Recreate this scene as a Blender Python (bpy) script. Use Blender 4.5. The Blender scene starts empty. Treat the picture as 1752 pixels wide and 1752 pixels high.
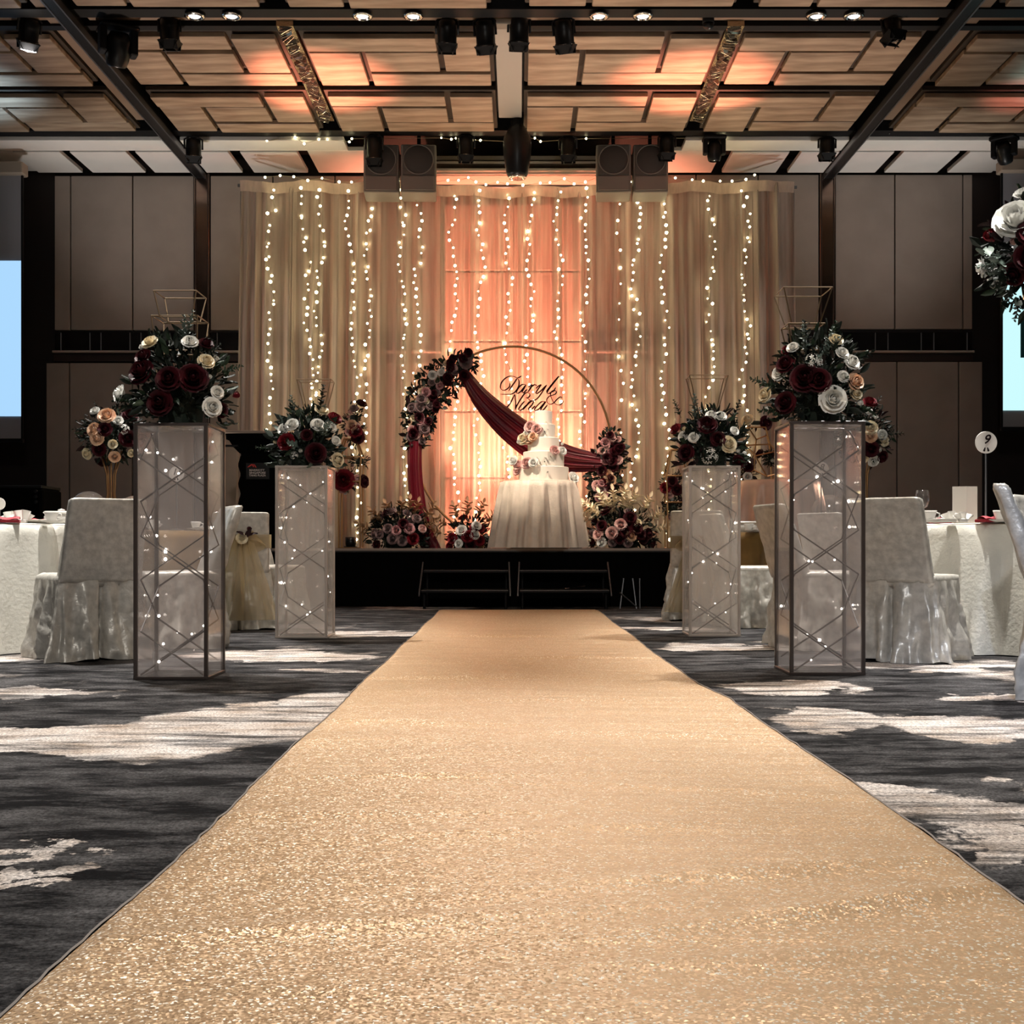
import bpy, bmesh, math, random
from mathutils import Vector, Matrix, Quaternion
PI = math.pi
C = bpy.context.scene.collection
SC = bpy.context.scene
RND = random.Random(7)

# ------------------------------------------------------------------ camera, world, exposure, big lights
F = 2100.0; VX, VY, EYE = 888.0, 938.0, 0.60          # focal length and vanishing point measured on the 1752 px frame
cam_d = bpy.data.cameras.new('camera'); cam = bpy.data.objects.new('camera', cam_d); C.objects.link(cam)
cam.location = (0, 0, EYE); cam.rotation_euler = (PI/2, 0, 0)
cam_d.sensor_width = 36; cam_d.lens = 36*F/1752
cam_d.shift_x = -(VX-876)/1752; cam_d.shift_y = (VY-876)/1752
cam_d.clip_start = 0.05; cam_d.clip_end = 100
SC.camera = cam

w = bpy.data.worlds.new('world'); SC.world = w; w.use_nodes = True
w.node_tree.nodes['Background'].inputs[0].default_value = (1.0, 0.93, 0.88, 1)
w.node_tree.nodes['Background'].inputs[1].default_value = 0.07
SC.view_settings.view_transform = 'Standard'; SC.view_settings.look = 'None'
SC.view_settings.gamma = 1; SC.view_settings.use_curve_mapping = False
SC.view_settings.exposure = 0.0
SC.cycles.max_bounces = 8; SC.cycles.transparent_max_bounces = 24
SC.cycles.sample_clamp_indirect = 6

def light(kind, name, loc, target, power, color, size=0.1, spot=60, blend=0.6, sy=None):
    d = bpy.data.lights.new(name, kind); d.energy = power; d.color = color
    if kind == 'SPOT':
        d.spot_size = math.radians(spot); d.spot_blend = blend; d.shadow_soft_size = size
    elif kind == 'AREA':
        d.size = size
        if sy: d.shape = 'RECTANGLE'; d.size_y = sy
    else: d.shadow_soft_size = size
    o = bpy.data.objects.new(name, d); C.objects.link(o); o.location = loc
    if target is not None:
        o.rotation_euler = (Vector(target)-Vector(loc)).to_track_quat('-Z', 'Y').to_euler()
    return o

WARM = (1.0, 0.86, 0.70); WHITE = (1.0, 0.95, 0.88); CORAL = (1.0, 0.29, 0.17)
# room downlights over the tables and the aisle
for x in (-3.3, 3.3):
    for y, pw in ((5.6, 1600), (8.2, 1500), (10.2, 850)):
        light('SPOT', 'downlight_beam', (x*.8, y+1.2, 5.1), (x*.86, y-0.2, 0), pw, WHITE, 0.06, 62, 0.7)
for y in (2.4, 5.0, 7.6, 10.0):
    light('SPOT', 'downlight_beam', (0.1, y, 5.1), (0.1, y-0.3, 0), (1000 if y < 4 else 330 if y < 6 else 260), (WHITE if y < 4 else (1.0, .80, .60)), 0.06, 75, 0.8)
# low angled wash from the stage lights back over the aisle
light('SPOT', 'aisle_wash', (0.2, 10.9, 4.95), (0.2, 2.0, 0), 420, WHITE, 0.06, 30, 0.9)
light('SPOT', 'rear_fill', (0.0, -1.5, 5.0), (0.0, 8.0, 1.3), 800, WHITE, 0.15, 58, 1.0)  # added fill from behind the camera, brightens the fronts of the flowers
# stage lights on the cake and the arch
light('SPOT', 'stage_beam', (-1.7, 10.95, 4.85), (0.22, 13.0, 1.25), 1150, (1.0, 0.84, 0.66), 0.06, 17, 0.6)
light('SPOT', 'stage_beam', (2.2, 10.95, 4.85), (0.25, 13.0, 1.25), 480, (1.0, 0.80, 0.66), 0.06, 16, 0.6)  # weaker fill added from the right to balance the cake
light('SPOT', 'stage_beam', (0.9, 10.95, 4.85), (1.1, 13.3, 0.9), 750, (1.0, 0.84, 0.66), 0.06, 20, 0.7)
light('SPOT', 'stage_beam', (-0.9, 10.95, 4.85), (-1.1, 13.3, 1.2), 600, (1.0, 0.84, 0.70), 0.06, 22, 0.7)
light('SPOT', 'drape_side_fill', (-5.2, 12.2, 4.9), (-1.9, 14.4, 1.7), 230, (1.0, 0.83, 0.72), 0.15, 50, 0.9)  # added side fill without a fixture, brings out the drape folds
light('SPOT', 'drape_side_fill', (5.2, 12.2, 4.9), (1.9, 14.4, 1.7), 230, (1.0, 0.83, 0.72), 0.15, 50, 0.9)  # the same added fill from the other side
# coral light: inside the niche behind the sheer drape, and floor uplights behind the arch
for x in (-0.55, 0.45):
    light('SPOT', 'niche_beam', (x, 14.9, 0.75), (x*0.6, 15.75, 3.3), 2000, (1.0,.29,.17), 0.06, 70, 0.9)
light('AREA', 'niche_strip', (-0.07, 15.4, 0.7), (-0.07, 15.75, 1.8), 90, CORAL, 1.5, sy=0.1)
for x in (-0.45, 0.1, 0.6):
    light('SPOT', 'uplight_beam', (x, 13.75, 0.78), (x, 14.45, 1.9), 250, (1.0, 0.44, 0.31), 0.05, 58, 1.0)
# warm coral uplights that reach the ceiling, and an added soft wide fill each side
for x, tx in ((-2.35, -2.05), (1.95, 1.75)):
    light('SPOT', 'ceiling_beam', (x, 13.1, 0.95), (tx, 12.30, 5.25), 5200, (1.0, 0.31, 0.20), 0.05, 25, 1.0)
    light('SPOT', 'ceiling_fill', (x*1.8, 12.9, 0.9), (x*.9, 11.75, 5.25), 520, (1.0, 0.80, 0.67), 0.1, 72, 1.0)
for s in (-1, 1): light('SPOT', 'plaster_fill', (s*4.9, 12.6, 0.3), (s*4.4, 14.5, 5.3), 420, (1.0, 0.95, 0.90), 0.1, 44, 1.0)  # added fill from below, lifts the pale ceiling by the end wall
light('SPOT', 'cool_beam', (0.6, -1.2, 5.0), (2.6, 4.6, 0.3), 1300, (0.66, 0.76, 1.0), 0.06, 22, 0.9)
light('SPOT', 'ceiling_fill', (-0.1, 12.3, 0.62), (-0.1, 12.0, 5.25), 230, (1.0, 0.82, 0.68), 0.1, 60, 1.0)  # soft fill for the ceiling centre, added like the side ones
light('SPOT', 'ceiling_beam', (-4.9, 13.0, 0.9), (-5.9, 12.4, 5.2), 2200, (0.45, 0.72, 1.0), 0.1, 30, 1.0)
light('SPOT', 'ceiling_beam', (4.9, 13.0, 0.9), (5.9, 11.9, 5.2), 1500, (0.4, 0.85, 1.0), 0.1, 30, 1.0)
light('SPOT', 'ceiling_beam', (5.1, 13.3, 0.9), (5.3, 12.6, 5.2), 900, (1.0, 0.3, 0.25), 0.1, 16, 1.0)

# ------------------------------------------------------------------ helpers
def at(px, py, D):
    """the point at depth D that stands at pixel (px, py) of the 1752 frame"""
    return Vector(((px-VX)*D/F, D, EYE+(VY-py)*D/F))
def X(px, D): return (px-VX)*D/F
def Z(py, D): return EYE+(VY-py)*D/F

class MB:
    def __init__(s): s.v = []; s.f = []; s.m = []
    def add(s, vs, fs, mi=0):
        n = len(s.v); s.v += [tuple(p) for p in vs]; s.f += [tuple(i+n for i in q) for q in fs]; s.m += [mi]*len(fs); return s
    def box(s, x0, x1, y0, y1, z0, z1, mi=0, M=None):
        vs = [Vector(p) for p in ((x0,y0,z0),(x1,y0,z0),(x1,y1,z0),(x0,y1,z0),(x0,y0,z1),(x1,y0,z1),(x1,y1,z1),(x0,y1,z1))]
        if M: vs = [M @ p for p in vs]
        return s.add(vs, [(0,3,2,1),(4,5,6,7),(0,1,5,4),(1,2,6,5),(2,3,7,6),(3,0,4,7)], mi)
    def cbox(s, x0, x1, y0, y1, z0, z1, b=0.01, mi=0, M=None):
        """box with chamfered long edges and softened faces"""
        loops = []
        def ring(z, i): 
            pts = []
            for (cx, cy, a) in ((x1-i-b, y1-i-b, 0), (x0+i+b, y1-i-b, 1), (x0+i+b, y0+i+b, 2), (x1-i-b, y0+i+b, 3)):
                for k in range(3):
                    t = a*PI/2 + k*PI/4
                    pts.append(Vector((cx+b*math.cos(t), cy+b*math.sin(t), z)))
            return pts
        loops = [ring(z0, b*0.6), ring(z0+b*0.6, 0), ring(z1-b*0.6, 0), ring(z1, b*0.6)]
        if M: loops = [[M @ p for p in l] for l in loops]
        return s.loft(loops, True, True, mi)
    def loft(s, loops, closed=True, cap=False, mi=0):
        n = len(loops[0]); vs = [p for l in loops for p in l]; fs = []
        for i in range(len(loops)-1):
            for j in range(n if closed else n-1):
                k = (j+1) % n
                fs.append((i*n+j, i*n+k, (i+1)*n+k, (i+1)*n+j))
        if cap:
            fs.append(tuple(reversed(range(n)))); fs.append(tuple((len(loops)-1)*n+j for j in range(n)))
        return s.add(vs, fs, mi)
    def tube(s, pts, r, seg=6, mi=0, closed=False, cap=True):
        pts = [Vector(p) for p in pts]; n = len(pts); rr = r if isinstance(r, (list, tuple)) else [r]*n
        loops = []; up = None
        for i, p in enumerate(pts):
            a = pts[(i-1) % n] if (closed or i > 0) else pts[i]; b = pts[(i+1) % n] if (closed or i < n-1) else pts[i]
            t = (b-a); t = t.normalized() if t.length > 1e-9 else Vector((0,0,1))
            if up is None: up = Vector((0,0,1)) if abs(t.z) < 0.9 else Vector((0,1,0))
            x = t.cross(up)
            if x.length < 1e-6: x = t.orthogonal()
            x.normalize(); y = x.cross(t).normalized(); up = y
            loops.append([p + (x*math.cos(2*PI*k/seg)+y*math.sin(2*PI*k/seg))*rr[i] for k in range(seg)])
        if closed: loops.append(loops[0])
        return s.loft(loops, True, cap and not closed, mi)
    def lathe(s, prof, seg=24, c=(0,0,0), mi=0, cap=True):
        c = Vector(c)
        return s.loft([[c+Vector((r*math.cos(2*PI*k/seg), r*math.sin(2*PI*k/seg), z)) for k in range(seg)] for r, z in prof], True, cap, mi)
    def grid(s, fn, nu, nv, mi=0):
        vs = [fn(i/nu, j/nv) for j in range(nv+1) for i in range(nu+1)]
        fs = [(j*(nu+1)+i, j*(nu+1)+i+1, (j+1)*(nu+1)+i+1, (j+1)*(nu+1)+i) for j in range(nv) for i in range(nu)]
        return s.add(vs, fs, mi)
    def mesh(s, name, mats, smooth=False):
        me = bpy.data.meshes.new(name); me.from_pydata(s.v, [], s.f)
        for m in (mats if isinstance(mats, (list, tuple)) else [mats]): me.materials.append(m)
        if any(s.m): me.polygons.foreach_set('material_index', s.m)
        if smooth: me.polygons.foreach_set('use_smooth', [True]*len(s.f))
        me.update(); return me

def link(name, data, parent=None, loc=(0,0,0), rot=None, scale=None):
    o = bpy.data.objects.new(name, data); C.objects.link(o); o.location = loc
    if rot is not None:
        if isinstance(rot, Quaternion): o.rotation_mode = 'QUATERNION'; o.rotation_quaternion = rot
        else: o.rotation_euler = rot
    if scale is not None: o.scale = (scale,)*3 if isinstance(scale, (int, float)) else scale
    if parent: o.parent = parent
    return o
def tag(o, label=None, cat=None, group=None, kind=None):
    if label: o['label'] = label
    if cat: o['category'] = cat
    if group: o['group'] = group
    if kind: o['kind'] = kind
    return o
def thing(name, label, cat, loc=(0,0,0), rz=0, group=None):
    o = bpy.data.objects.new(name, None); C.objects.link(o); o.location = loc; o.rotation_euler = (0,0,rz)
    o.empty_display_size = 0.05
    return tag(o, label, cat, group)
def part(name, mb, m, parent, smooth=False, loc=(0,0,0), rot=None, label=None, **k):
    o = link(name, mb if isinstance(mb, bpy.types.Mesh) else mb.mesh(name, m, smooth), parent, loc, rot, **k)
    if label: o['label'] = label
    return o
def copy_tree(o, parent=None):
    c = o.copy(); C.objects.link(c)
    if parent: c.parent = parent
    for ch in o.children: copy_tree(ch, c)
    return c
def rr(w, d, r, n=4, cx=0, cy=0):
    pts = []
    for (sx, sy, a) in ((1,1,0), (-1,1,1), (-1,-1,2), (1,-1,3)):
        for k in range(n+1):
            t = a*PI/2 + k*PI/2/n
            pts.append((cx+sx*(w/2-r)+r*math.cos(t), cy+sy*(d/2-r)+r*math.sin(t)))
    return pts

# ------------------------------------------------------------------ materials
def node_mat(name):
    m = bpy.data.materials.new(name); m.use_nodes = True
    return m, m.node_tree.nodes, m.node_tree.links, m.node_tree.nodes['Principled BSDF']
def mat(name, col, rough=0.5, metal=0.0, var=0.0, vscale=8.0, bump=0.0, bscale=40.0, spec=0.5, sheen=0.0, stretch=(1,1,1), col2=None, detail=4, coat=0.0):
    m, N, L, b = node_mat(name)
    b.inputs['Base Color'].default_value = (*col, 1); b.inputs['Roughness'].default_value = rough
    b.inputs['Metallic'].default_value = metal; b.inputs['Specular IOR Level'].default_value = spec
    b.inputs['Sheen Weight'].default_value = sheen; b.inputs['Coat Weight'].default_value = coat
    tc = N.new('ShaderNodeTexCoord'); mp = N.new('ShaderNodeMapping'); mp.inputs['Scale'].default_value = stretch
    L.new(tc.outputs['Object'], mp.inputs[0])
    if var or col2:
        nz = N.new('ShaderNodeTexNoise'); nz.inputs['Scale'].default_value = vscale; nz.inputs['Detail'].default_value = detail
        L.new(mp.outputs[0], nz.inputs['Vector'])
        r = N.new('ShaderNodeValToRGB'); r.color_ramp.elements[0].position = 0.35; r.color_ramp.elements[1].position = 0.65
        c2 = col2 or tuple(min(1, c*(1+var)) for c in col); c1 = col if col2 else tuple(c*(1-var) for c in col)
        r.color_ramp.elements[0].color = (*c1, 1); r.color_ramp.elements[1].color = (*c2, 1)
        L.new(nz.outputs['Fac'], r.inputs[0]); L.new(r.outputs[0], b.inputs['Base Color'])
    if bump:
        nb = N.new('ShaderNodeTexNoise'); nb.inputs['Scale'].default_value = bscale; nb.inputs['Detail'].default_value = 5
        L.new(mp.outputs[0], nb.inputs['Vector'])
        bp = N.new('ShaderNodeBump'); bp.inputs['Strength'].default_value = bump; bp.inputs['Distance'].default_value = 0.02
        L.new(nb.outputs['Fac'], bp.inputs['Height']); L.new(bp.outputs[0], b.inputs['Normal'])
    return m
def emit(name, col, power):
    m = bpy.data.materials.new(name); m.use_nodes = True; N = m.node_tree.nodes; L = m.node_tree.links
    N.remove(N['Principled BSDF']); e = N.new('ShaderNodeEmission'); e.inputs[0].default_value = (*col, 1); e.inputs[1].default_value = power
    L.new(e.outputs[0], N['Material Output'].inputs[0]); return m
def clear(name, tint, haze, gloss=0.06, rough=0.03, hazecol=(0.9,0.85,0.82)):
    """clear acrylic / glass sheet: see-through, with a mirror share that grows at grazing angles and a pale haze that stands in for reflections"""
    m = bpy.data.materials.new(name); m.use_nodes = True; N = m.node_tree.nodes; L = m.node_tree.links
    N.remove(N['Principled BSDF'])
    t = N.new('ShaderNodeBsdfTransparent'); t.inputs[0].default_value = (*tint, 1)
    g = N.new('ShaderNodeBsdfGlossy'); g.inputs['Roughness'].default_value = rough
    d = N.new('ShaderNodeBsdfDiffuse'); d.inputs[0].default_value = (*hazecol, 1)
    tl = N.new('ShaderNodeBsdfTranslucent'); tl.inputs[0].default_value = (*hazecol, 1)
    md = N.new('ShaderNodeMixShader'); md.inputs[0].default_value = 0.5; L.new(d.outputs[0], md.inputs[1]); L.new(tl.outputs[0], md.inputs[2])
    lw = N.new('ShaderNodeLayerWeight'); lw.inputs[0].default_value = 0.25
    mu = N.new('ShaderNodeMath'); mu.operation = 'MULTIPLY_ADD'; mu.inputs[1].default_value = 0.35; mu.inputs[2].default_value = gloss
    L.new(lw.outputs['Fresnel'], mu.inputs[0])
    m1 = N.new('ShaderNodeMixShader'); m1.inputs[0].default_value = haze; L.new(t.outputs[0], m1.inputs[1]); L.new(md.outputs[0], m1.inputs[2])
    m2 = N.new('ShaderNodeMixShader'); L.new(mu.outputs[0], m2.inputs[0]); L.new(m1.outputs[0], m2.inputs[1]); L.new(g.outputs[0], m2.inputs[2])
    L.new(m2.outputs[0], N['Material Output'].inputs[0]); return m
def sheer(name, col, transp, transl, var=0.15, stretch=(30, 30, 1.2)):
    """thin cloth: diffuse + light shining through + open weave"""
    m = bpy.data.materials.new(name); m.use_nodes = True; N = m.node_tree.nodes; L = m.node_tree.links
    N.remove(N['Principled BSDF'])
    tc = N.new('ShaderNodeTexCoord'); mp = N.new('ShaderNodeMapping'); mp.inputs['Scale'].default_value = stretch; L.new(tc.outputs['Object'], mp.inputs[0])
    nz = N.new('ShaderNodeTexNoise'); nz.inputs['Scale'].default_value = 1.0; nz.inputs['Detail'].default_value = 3; L.new(mp.outputs[0], nz.inputs['Vector'])
    rp = N.new('ShaderNodeValToRGB'); rp.color_ramp.elements[0].position = .3; rp.color_ramp.elements[1].position = .7
    rp.color_ramp.elements[0].color = (*[c*(1-var) for c in col], 1); rp.color_ramp.elements[1].color = (*[min(1, c*(1+var)) for c in col], 1)
    L.new(nz.outputs['Fac'], rp.inputs[0])
    d = N.new('ShaderNodeBsdfDiffuse'); tl = N.new('ShaderNodeBsdfTranslucent'); t = N.new('ShaderNodeBsdfTransparent')
    L.new(rp.outputs[0], d.inputs[0]); L.new(rp.outputs[0], tl.inputs[0])
    a = N.new('ShaderNodeMixShader'); a.inputs[0].default_value = transl; L.new(d.outputs[0], a.inputs[1]); L.new(tl.outputs[0], a.inputs[2])
    lw = N.new('ShaderNodeLayerWeight'); lw.inputs[0].default_value = .5
    mm = N.new('ShaderNodeMath'); mm.operation = 'MULTIPLY_ADD'; mm.inputs[1].default_value = -transp; mm.inputs[2].default_value = transp; L.new(lw.outputs['Facing'], mm.inputs[0])
    b = N.new('ShaderNodeMixShader'); L.new(mm.outputs[0], b.inputs[0]); L.new(a.outputs[0], b.inputs[1]); L.new(t.outputs[0], b.inputs[2])
    L.new(b.outputs[0], N['Material Output'].inputs[0]); return m

BLACK = mat('black_paint', (0.005,0.005,0.006), 0.6, spec=.2)
BLACKMETAL = mat('black_metal', (0.010,0.010,0.011), 0.35, 0.4)
GREYMETAL = mat('grey_metal', (0.16,0.16,0.17), 0.35, 0.8)
CHROME = mat('chrome', (0.8,0.8,0.8), 0.12, 1.0)
GOLD = mat('gold_metal', (0.36,0.21,0.10), 0.38, 0.9)
GOLDWIRE = mat('gold_wire', (0.22,0.155,0.095), 0.4, 0.8)
BULB = emit('warm_bulb', (1.0,0.86,0.48), 20.0)
BULBC = emit('pillar_bulb', (1.0,0.93,0.82), 12.0)
LENS = emit('downlight_lens', (1.0,0.95,0.9), 6.0)
# ------------------------------------------------------------------ the room
def carpet_mat():
    m, N, L, b = node_mat('carpet'); b.inputs['Roughness'].default_value = 0.95; b.inputs['Specular IOR Level'].default_value = 0.1
    geo = N.new('ShaderNodeNewGeometry')
    def noise(scale, detail=5, rough=.6, vec=None):
        n = N.new('ShaderNodeTexNoise'); n.inputs['Scale'].default_value = scale; n.inputs['Detail'].default_value = detail; n.inputs['Roughness'].default_value = rough
        L.new(vec or geo.outputs['Position'], n.inputs['Vector']); return n
    def vm(op, a, bb):
        v = N.new('ShaderNodeVectorMath'); v.operation = op
        for i, q in enumerate((a, bb)):
            if hasattr(q, 'is_linked'): L.new(q, v.inputs[i])
            else: v.inputs[i].default_value = q
        return v
    def mth(op, a, bb=None, c=None):
        v = N.new('ShaderNodeMath'); v.operation = op
        for i, q in enumerate((a, bb, c)):
            if q is None: continue
            if hasattr(q, 'is_linked'): L.new(q, v.inputs[i])
            else: v.inputs[i].default_value = q
        return v.outputs[0]
    def ramp(src, p0, p1, c0=(0,0,0), c1=(1,1,1)):
        r = N.new('ShaderNodeValToRGB'); r.color_ramp.elements[0].position = p0; r.color_ramp.elements[1].position = p1
        r.color_ramp.elements[0].color = (*c0,1); r.color_ramp.elements[1].color = (*c1,1); L.new(src, r.inputs[0]); return r.outputs[0]
    n1 = noise(1.7, 8, .62); d1 = vm('SUBTRACT', n1.outputs['Color'], (.5,.5,.5)); d1s = vm('MULTIPLY', d1.outputs[0], (.55,1.5,0)); pos = vm('ADD', geo.outputs['Position'], d1s.outputs[0]).outputs[0]
    acc = None
    # the pattern's pale clouds: centre x, y, radii
    for (cx, cy, rx, ry) in CLOUDS:
        s = vm('SUBTRACT', pos, (cx, cy, 0)); k = vm('MULTIPLY', s.outputs[0], (1/rx, 1/ry, 0)); l = vm('LENGTH', k.outputs[0], (0,0,0)).outputs['Value']
        o = mth('SUBTRACT', 1.0, l)
        acc = o if acc is None else mth('MAXIMUM', acc, o)
    cl = ramp(acc, 0.0, 0.10)
    n2 = noise(.55, 9, .66); big = ramp(n2.outputs['Fac'], .56, .64)                     # clouds elsewhere in the room
    far = mth('GREATER_THAN', N.new('ShaderNodeSeparateXYZ').outputs[0], 99)
    sx = N.new('ShaderNodeSeparateXYZ'); L.new(geo.outputs['Position'], sx.inputs[0])
    nearm = N.new('ShaderNodeMapRange'); nearm.inputs['From Min'].default_value = 4.6; nearm.inputs['From Max'].default_value = 5.6; L.new(sx.outputs['Y'], nearm.inputs['Value'])
    bigm = mth('MULTIPLY', big, nearm.outputs[0])
    mk = mth('MAXIMUM', cl, bigm)
    tear = noise(1.0, 9, .75, vm('MULTIPLY', geo.outputs['Position'], (1.6, 9, 1)).outputs[0])
    mask = mth('MULTIPLY', mk, ramp(tear.outputs['Fac'], .41, .53, (.10,.10,.10), (1,1,1)))
    st = vm('MULTIPLY', geo.outputs['Position'], (1.3, 3.6, 1)); n3 = noise(1.8, 10, .78, st.outputs[0]); streak = ramp(n3.outputs['Fac'], .44, .78)
    n4 = noise(110, 6, .75); pile = ramp(n4.outputs['Fac'], .36, .66, (.25,.25,.25), (1.75,1.75,1.75))
    dark = N.new('ShaderNodeMix'); dark.data_type = 'RGBA'; dark.inputs[6].default_value = (.006,.006,.007,1); dark.inputs[7].default_value = (.19,.185,.19,1); L.new(streak, dark.inputs[0])
    n5 = noise(3.5, 6, .7); pale = ramp(n5.outputs['Fac'], .35, .7, (.42,.34,.28), (.76,.73,.72))
    mx = N.new('ShaderNodeMix'); mx.data_type = 'RGBA'; L.new(mask, mx.inputs[0]); L.new(dark.outputs[2], mx.inputs[6]); L.new(pale, mx.inputs[7])
    mu = N.new('ShaderNodeMix'); mu.data_type = 'RGBA'; mu.blend_type = 'MULTIPLY'; mu.inputs[0].default_value = 1; L.new(mx.outputs[2], mu.inputs[6]); L.new(pile, mu.inputs[7])
    L.new(mu.outputs[2], b.inputs['Base Color'])
    bp = N.new('ShaderNodeBump'); bp.inputs['Strength'].default_value = .6; bp.inputs['Distance'].default_value = .004; L.new(n4.outputs['Fac'], bp.inputs['Height']); L.new(bp.outputs[0], b.inputs['Normal'])
    return m
CLOUDS = [(-1.55,3.75,.75,.33), (-.95,4.15,.42,.55), (-.62,4.75,.28,.22), (-2.3,4.0,.5,.3), (-.955,2.53,.07,.05), (-.875,2.39,.09,.06), (-.86,2.27,.11,.05), (-1.3,6.9,.6,.3), (-.95,6.0,.25,.12), (-1.1,8.6,.5,.35), (-2.3,5.1,.7,.16),
          (1.2,5.3,.34,.22), (1.05,4.35,.24,.35), (1.55,4.2,.35,.25), (1.0,2.85,.22,.28), (1.08,2.5,.2,.1), (2.05,6.25,.6,.22), (1.25,7.4,.5,.25), (1.1,9.2,.4,.3), (2.0,4.9,.4,.15), (1.5,3.2,.25,.12)]
fl = link('floor', MB().box(-10,10,-3,16.2,-.1,0).mesh('floor', carpet_mat())); tag(fl, kind='structure')

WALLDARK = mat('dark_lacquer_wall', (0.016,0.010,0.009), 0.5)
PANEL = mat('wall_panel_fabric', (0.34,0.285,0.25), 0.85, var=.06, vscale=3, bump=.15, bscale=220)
MARBLE = mat('dark_marble', (0.010,0.008,0.008), 0.2, var=.5, vscale=5)
BRONZE = mat('bronze_mirror', (0.30,0.22,0.18), 0.16, 1.0, bump=.05, bscale=6)
LEDGE = mat('pale_ledge', (0.42,0.36,0.31), 0.4)
BROWNTRIM = mat('brown_timber_trim', (0.035,0.020,0.016), 0.4)
PLASTER = mat('white_plaster', (0.80,0.77,0.73), 0.8, var=.04, vscale=2)
CREAMP = mat('cream_paint', (0.36,0.30,0.24), 0.6)

WD = 15.3
wb = MB(); wb.box(-10, X(755,WD), WD, WD+.7, 0, 5.6); wb.box(X(1000,WD), 10, WD, WD+.7, 0, 5.6); wb.box(X(755,WD), X(1000,WD), WD, WD+.7, Z(298,WD), 5.6); wb.box(X(755,WD), X(1000,WD), WD+.5, WD+.7, 0, Z(298,WD)+.01)
wall_back = tag(link('wall_back', wb.mesh('wall_back', WALLDARK)), kind='structure')
def wp(px0, px1, py0, py1, m=PANEL, th=.05, name='wall_panel', g=.008, y=WD):
    o = part(name, MB().cbox(X(px0,y)+g, X(px1,y)-g, y-th, y+.02, max(0, Z(py1,y))+g, Z(py0,y)-g, .006), m, wall_back); return o
for a, b_ in ((95,123),(123,229),(229,334),(361,468),(468,574),(574,680),(680,754)): wp(a, b_, 302, 567)
for a, b_ in ((83,123),(123,230),(230,334),(361,468),(468,574),(574,680),(680,754)): wp(a, b_, 622, 1030, th=.09)
for a, b_ in ((1645,1662),(1529,1645),(1427,1529),(1296,1400),(1190,1296),(1090,1190),(1001,1090)): wp(a, b_, 300, 565)
for a, b_ in ((1636,1677),(1531,1636),(1427,1531),(1296,1400),(1190,1296),(1090,1190),(1001,1090)): wp(a, b_, 620, 1030, th=.09)
for a, b_ in ((334,361),(1400,1427)):
    wp(a, b_, 298, 1030, BRONZE, .07, 'pilaster', .004)
    for q in (a+2, b_-4): wp(q, q+2, 298, 1030, BROWNTRIM, .085, 'pilaster_edge', .001)
for a, b_ in ((95,334),(361,754),(1001,1400),(1427,1662)):
    wp(a, b_, 569, 601, MARBLE, .03, 'marble_band', .002)
    wp(a, b_, 602, 606, LEDGE, .12, 'ledge', .001)
    wp(a, b_, 607, 620, BROWNTRIM, .07, 'timber_rail', .001)
    n = max(2, int((b_-a)/34))
    for k in range(n):
        q = a + (k+.5+(.25 if k % 2 else -.2))*(b_-a)/n; wp(q, q+1.6, 570, 600, GREYMETAL, .045, 'metal_inlay', 0)
# niche lining: stacked timber boards that the coral light washes
NICHE = mat('niche_board', (0.62,0.46,0.38), 0.7, var=.12, vscale=2.5, stretch=(1,1,3))
zz = [0, .75, 1.5, 2.35, 3.25, 4.15, 5.02]
for i in range(len(zz)-1):
    part('niche_board', MB().cbox(X(755,WD)+.01, X(1000,WD)-.01, WD+.44, WD+.52, zz[i]+.012, zz[i+1]-.012, .01), NICHE, wall_back)
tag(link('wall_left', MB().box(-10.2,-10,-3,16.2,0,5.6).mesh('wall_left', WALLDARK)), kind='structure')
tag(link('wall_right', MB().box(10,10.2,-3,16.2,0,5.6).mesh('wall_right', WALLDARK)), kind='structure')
# stepped cornice over the drape
cor = tag(link('trim_1', MB().box(X(745,14.6), X(1025,14.6), 14.55, WD, Z(276,14.6), 5.25).mesh('trim_1', CREAMP)), kind='structure')
for (y0, y1, d, m_) in ((276,280,14.45,LEDGE),(280,288,14.7,BROWNTRIM),(288,292,14.4,LEDGE),(292,295,14.75,BLACK),(295,298,14.45,LEDGE)):
    part('cornice_step', MB().box(X(735,14.6), X(1035,14.6), d, WD, Z(y1,d), Z(y0,d)), m_, cor)

# ------------------------------------------------------------------ ceiling
WOOD = mat('ceiling_timber', (0.23,0.150,0.098), 0.5, vscale=2.6, stretch=(.6,3.2,1), col2=(0.46,0.335,0.235), detail=9, bump=.06, bscale=14)
EDGEW = mat('timber_edge', (0.20,0.13,0.08), 0.5)
GROOVE = mat('groove_timber', (0.045,0.030,0.020), 0.7)
DARKC = mat('ceiling_void', (0.012,0.010,0.009), 0.8)
ceil = tag(link('ceiling', MB().box(-10,10,-3,16.2,5.5,5.65).mesh('ceiling', DARKC)), kind='structure')
CZ = 5.25
def cp(x0, x1, y0, y1, m=WOOD, name='ceiling_panel', z=CZ, th=.05):
    o = part(name, MB().cbox(-(x1-x0)/2, (x1-x0)/2, -(y1-y0)/2, (y1-y0)/2, 0, th, .008), m, ceil, loc=((x0+x1)/2, (y0+y1)/2, z)); return o
def pinwheel(x0, x1, y0, y1, g=.055):
    W, H = x1-x0, y1-y0; a, c, p, q = .30, .72, .29, .71
    for (u0,u1,v0,v1) in ((0,c,0,p),(c,1,0,q),(0,a,p,1),(a,1,q,1),(a,c,p,q)):
        dz = RND.uniform(-.012, .012)
        cp(x0+W*u0+g/2, x0+W*u1-g/2, y0+H*v0+g/2, y0+H*v1-g/2, WOOD, 'ceiling_panel', CZ+dz)
    cp(x0-.01, x1+.01, y0-.01, y1+.01, GROOVE, 'panel_frame', CZ+.055, .05)
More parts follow.
